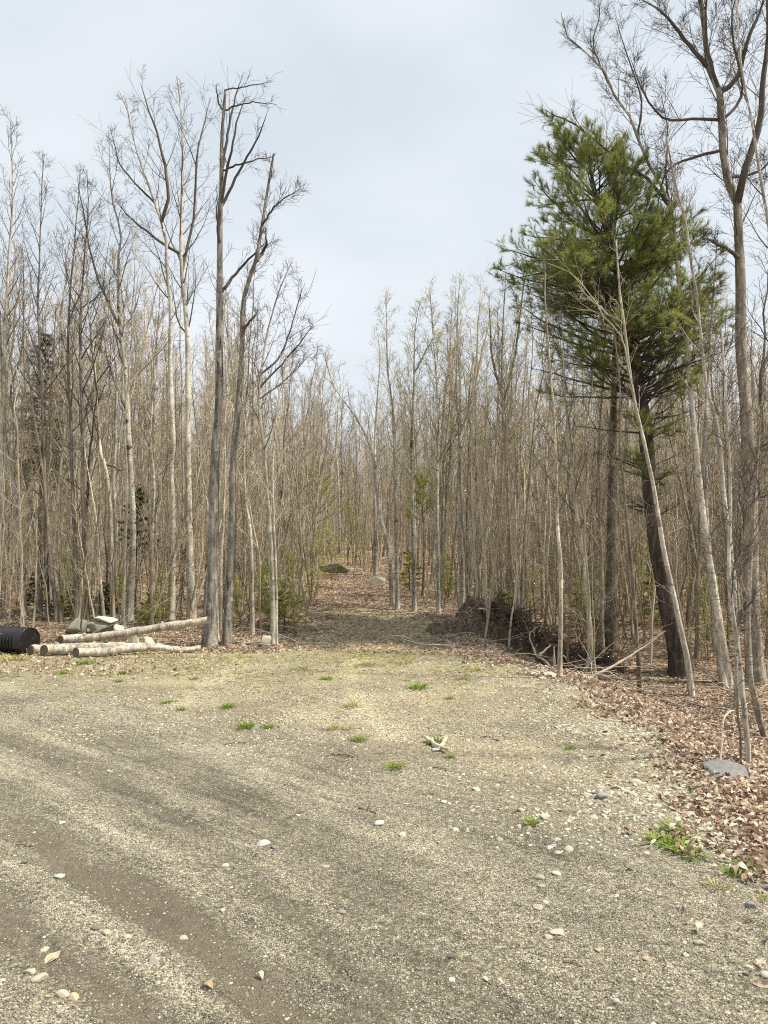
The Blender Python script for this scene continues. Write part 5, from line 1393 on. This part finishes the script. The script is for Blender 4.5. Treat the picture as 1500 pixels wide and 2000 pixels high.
# ------------------------------------------------------------------ grass tufts
def tuft(seed, n=60, h=1.0, spread=.62):
    g = np.random.default_rng(seed); V = []; Fq = []; Ft = []
    for i in range(n):
        a = g.uniform(0, 6.3); r = spread * g.random() ** .7; b = np.array([math.cos(a) * r, math.sin(a) * r, 0]); 
        d = np.array([math.cos(a) * .2 + g.normal(0, .42), math.sin(a) * .2 + g.normal(0, .42), .8]); L = h * g.uniform(.3, 1.05); s = np.array([-math.sin(a), math.cos(a), 0]) * .035
        p1 = b + d * L * .5; p2 = b + d * L * .85 + [math.cos(a) * .25 * L, math.sin(a) * .25 * L, -.05 * L]
        k = len(V); V += [b - s, b + s, p1 - s * .8, p1 + s * .8, p2]; Fq.append((k, k + 1, k + 3, k + 2)); Ft.append((k + 2, k + 3, k + 4))
    return V, Fq, Ft
def tuft_mesh(seed, mat, **kw):
    V, Fq, Ft = tuft(seed, **kw); return mesh_np('grass_tuft', V, [np.array(Fq), np.array(Ft)], M[mat], False)
tg = [tuft_mesh(i, 'grass', n=90) for i in range(4)] + [tuft_mesh(10 + i, 'grass_pale', n=40) for i in range(3)]
GG = 'grass tufts on the gravel'
for px, py, w, kind, lb in [
    (480, 1421, 28, 0, 'dense dark green grass tuft, largest on the turnout'), (524, 1421, 22, 1, 'green grass tuft just right of the largest one'),
    (445, 1382, 24, 2, 'green grass tuft behind the largest one'), (353, 1387, 14, 3, 'small green tuft in a left row on the turnout'), (325, 1373, 14, 0, 'small green tuft at the left end of the row'),
    (231, 1332, 14, 1, 'small tuft near the logs on the left'), (240, 1316, 18, 2, 'tuft between the logs and the road'), (380, 1327, 12, 3, 'tiny tuft below the dark snag'), (372, 1344, 14, 4, 'pale tuft under the tiny one'),
    (637, 1327, 18, 0, 'green tuft straight below the track'), (816, 1345, 30, 1, 'wide bright green tuft right of the centre'), (877, 1365, 14, 2, 'small green tuft right of the wide one'),
    (592, 1306, 24, 4, 'pale grass patch near the foot of the track'), (688, 1380, 34, 5, 'sparse yellowish grass in the middle of the turnout'), (683, 1425, 26, 6, 'pale upright grass in the middle of the turnout'), (650, 1425, 30, 5, 'yellow green grass left of the pale upright one'),
    (700, 1447, 26, 3, 'flat green grass below the pale upright one'), (848, 1452, 26, 0, 'green tuft behind the crossed sticks'), (879, 1480, 16, 1, 'small tuft at the right end of the crossed sticks'),
    (770, 1500, 28, 2, 'yellow green tuft below and left of the crossed sticks'), (742, 1472, 14, 4, 'tiny tuft left of the crossed sticks'), (838, 1550, 20, 6, 'thin pale tuft under the crossed sticks'), (1112, 1463, 14, 3, 'small tuft at the far side of the stony strip'),
    (1040, 1610, 28, 0, 'green tuft beside the flat pale stone'), (1112, 1587, 18, 5, 'small pale tuft in the stony strip'), (1180, 1505, 14, 4, 'thin tuft above the blue grey cobble'),
    (1290, 1645, 46, 1, 'left clump of the bright grass patch by the leaves'), (1320, 1655, 46, 2, 'middle clump of the bright grass patch by the leaves'), (1350, 1672, 46, 0, 'right clump of the bright grass patch by the leaves'), (1310, 1620, 34, 3, 'upper clump of the bright grass patch by the leaves'),
    (1340, 1636, 30, 4, 'pale clump behind the bright grass patch'), (1398, 1732, 40, 5, 'yellow green clump at the gravel edge lower right'), (1435, 1708, 34, 3, 'thin grass clump between the leaves and the yellow one'), (1455, 1695, 36, 2, 'tall thin blades growing out of the leaves'), (1492, 1760, 32, 6, 'grass clump at the right picture edge'),
    (24, 1290, 44, 4, 'flat green grass patch before the black pipe'), (165, 1297, 26, 0, 'green tuft in front of the front log'), (120, 1317, 22, 3, 'dark low tuft at the road edge on the left'), (345, 1275, 22, 6, 'pale tuft at the foot of the logs'),
    (720, 1300, 30, 5, 'pale grass at the foot of the track'), (790, 1296, 30, 5, 'pale grass right of the foot of the track'), (930, 1310, 26, 4, 'pale grass near the root pile'), (905, 1326, 22, 6, 'thin pale grass near the root pile')]:
    p = ground(px, py); s = w / F * p[1] * 1.0
    o = obj('grass_tuft', tg[kind], None, p); o.scale = (s, s, s * (.65 if w < 40 else .5)); o.rotation_euler[2] = rng.uniform(0, 6.3); tag(o, lb, 'grass', GG)
n = 6500
x_ = rng.uniform(-7, 2.0, n); y_ = 6.5 + 7.0 * rng.random(n) ** .55
k = (x_ < xe(y_) - .1) & (rng.random(n) < np.clip((y_ - 7) / 6, 0, 1) * np.clip(.5 + 1.2 * vnoise(x_, y_, .8, 30), 0, 1)); x_, y_ = x_[k], y_[k]; n = len(x_)
s = rng.uniform(.02, .065, n)
scatter('sparse_grass', np.stack([x_, y_, gz(x_, y_)], 1), np.stack([np.zeros(n), np.zeros(n), rng.uniform(0, 6.3, n)], 1), np.stack([s, s, s * .7], 1), rng.integers(0, 3, n), tg[4:] ,
        'sparse short yellow green grass over the far gravel', 'grass')
print('objects', len(bpy.data.objects), 'tris', sum(sum(len(p.vertices) - 2 for p in []) for m in []) , sum(len(m.polygons) for m in bpy.data.meshes))
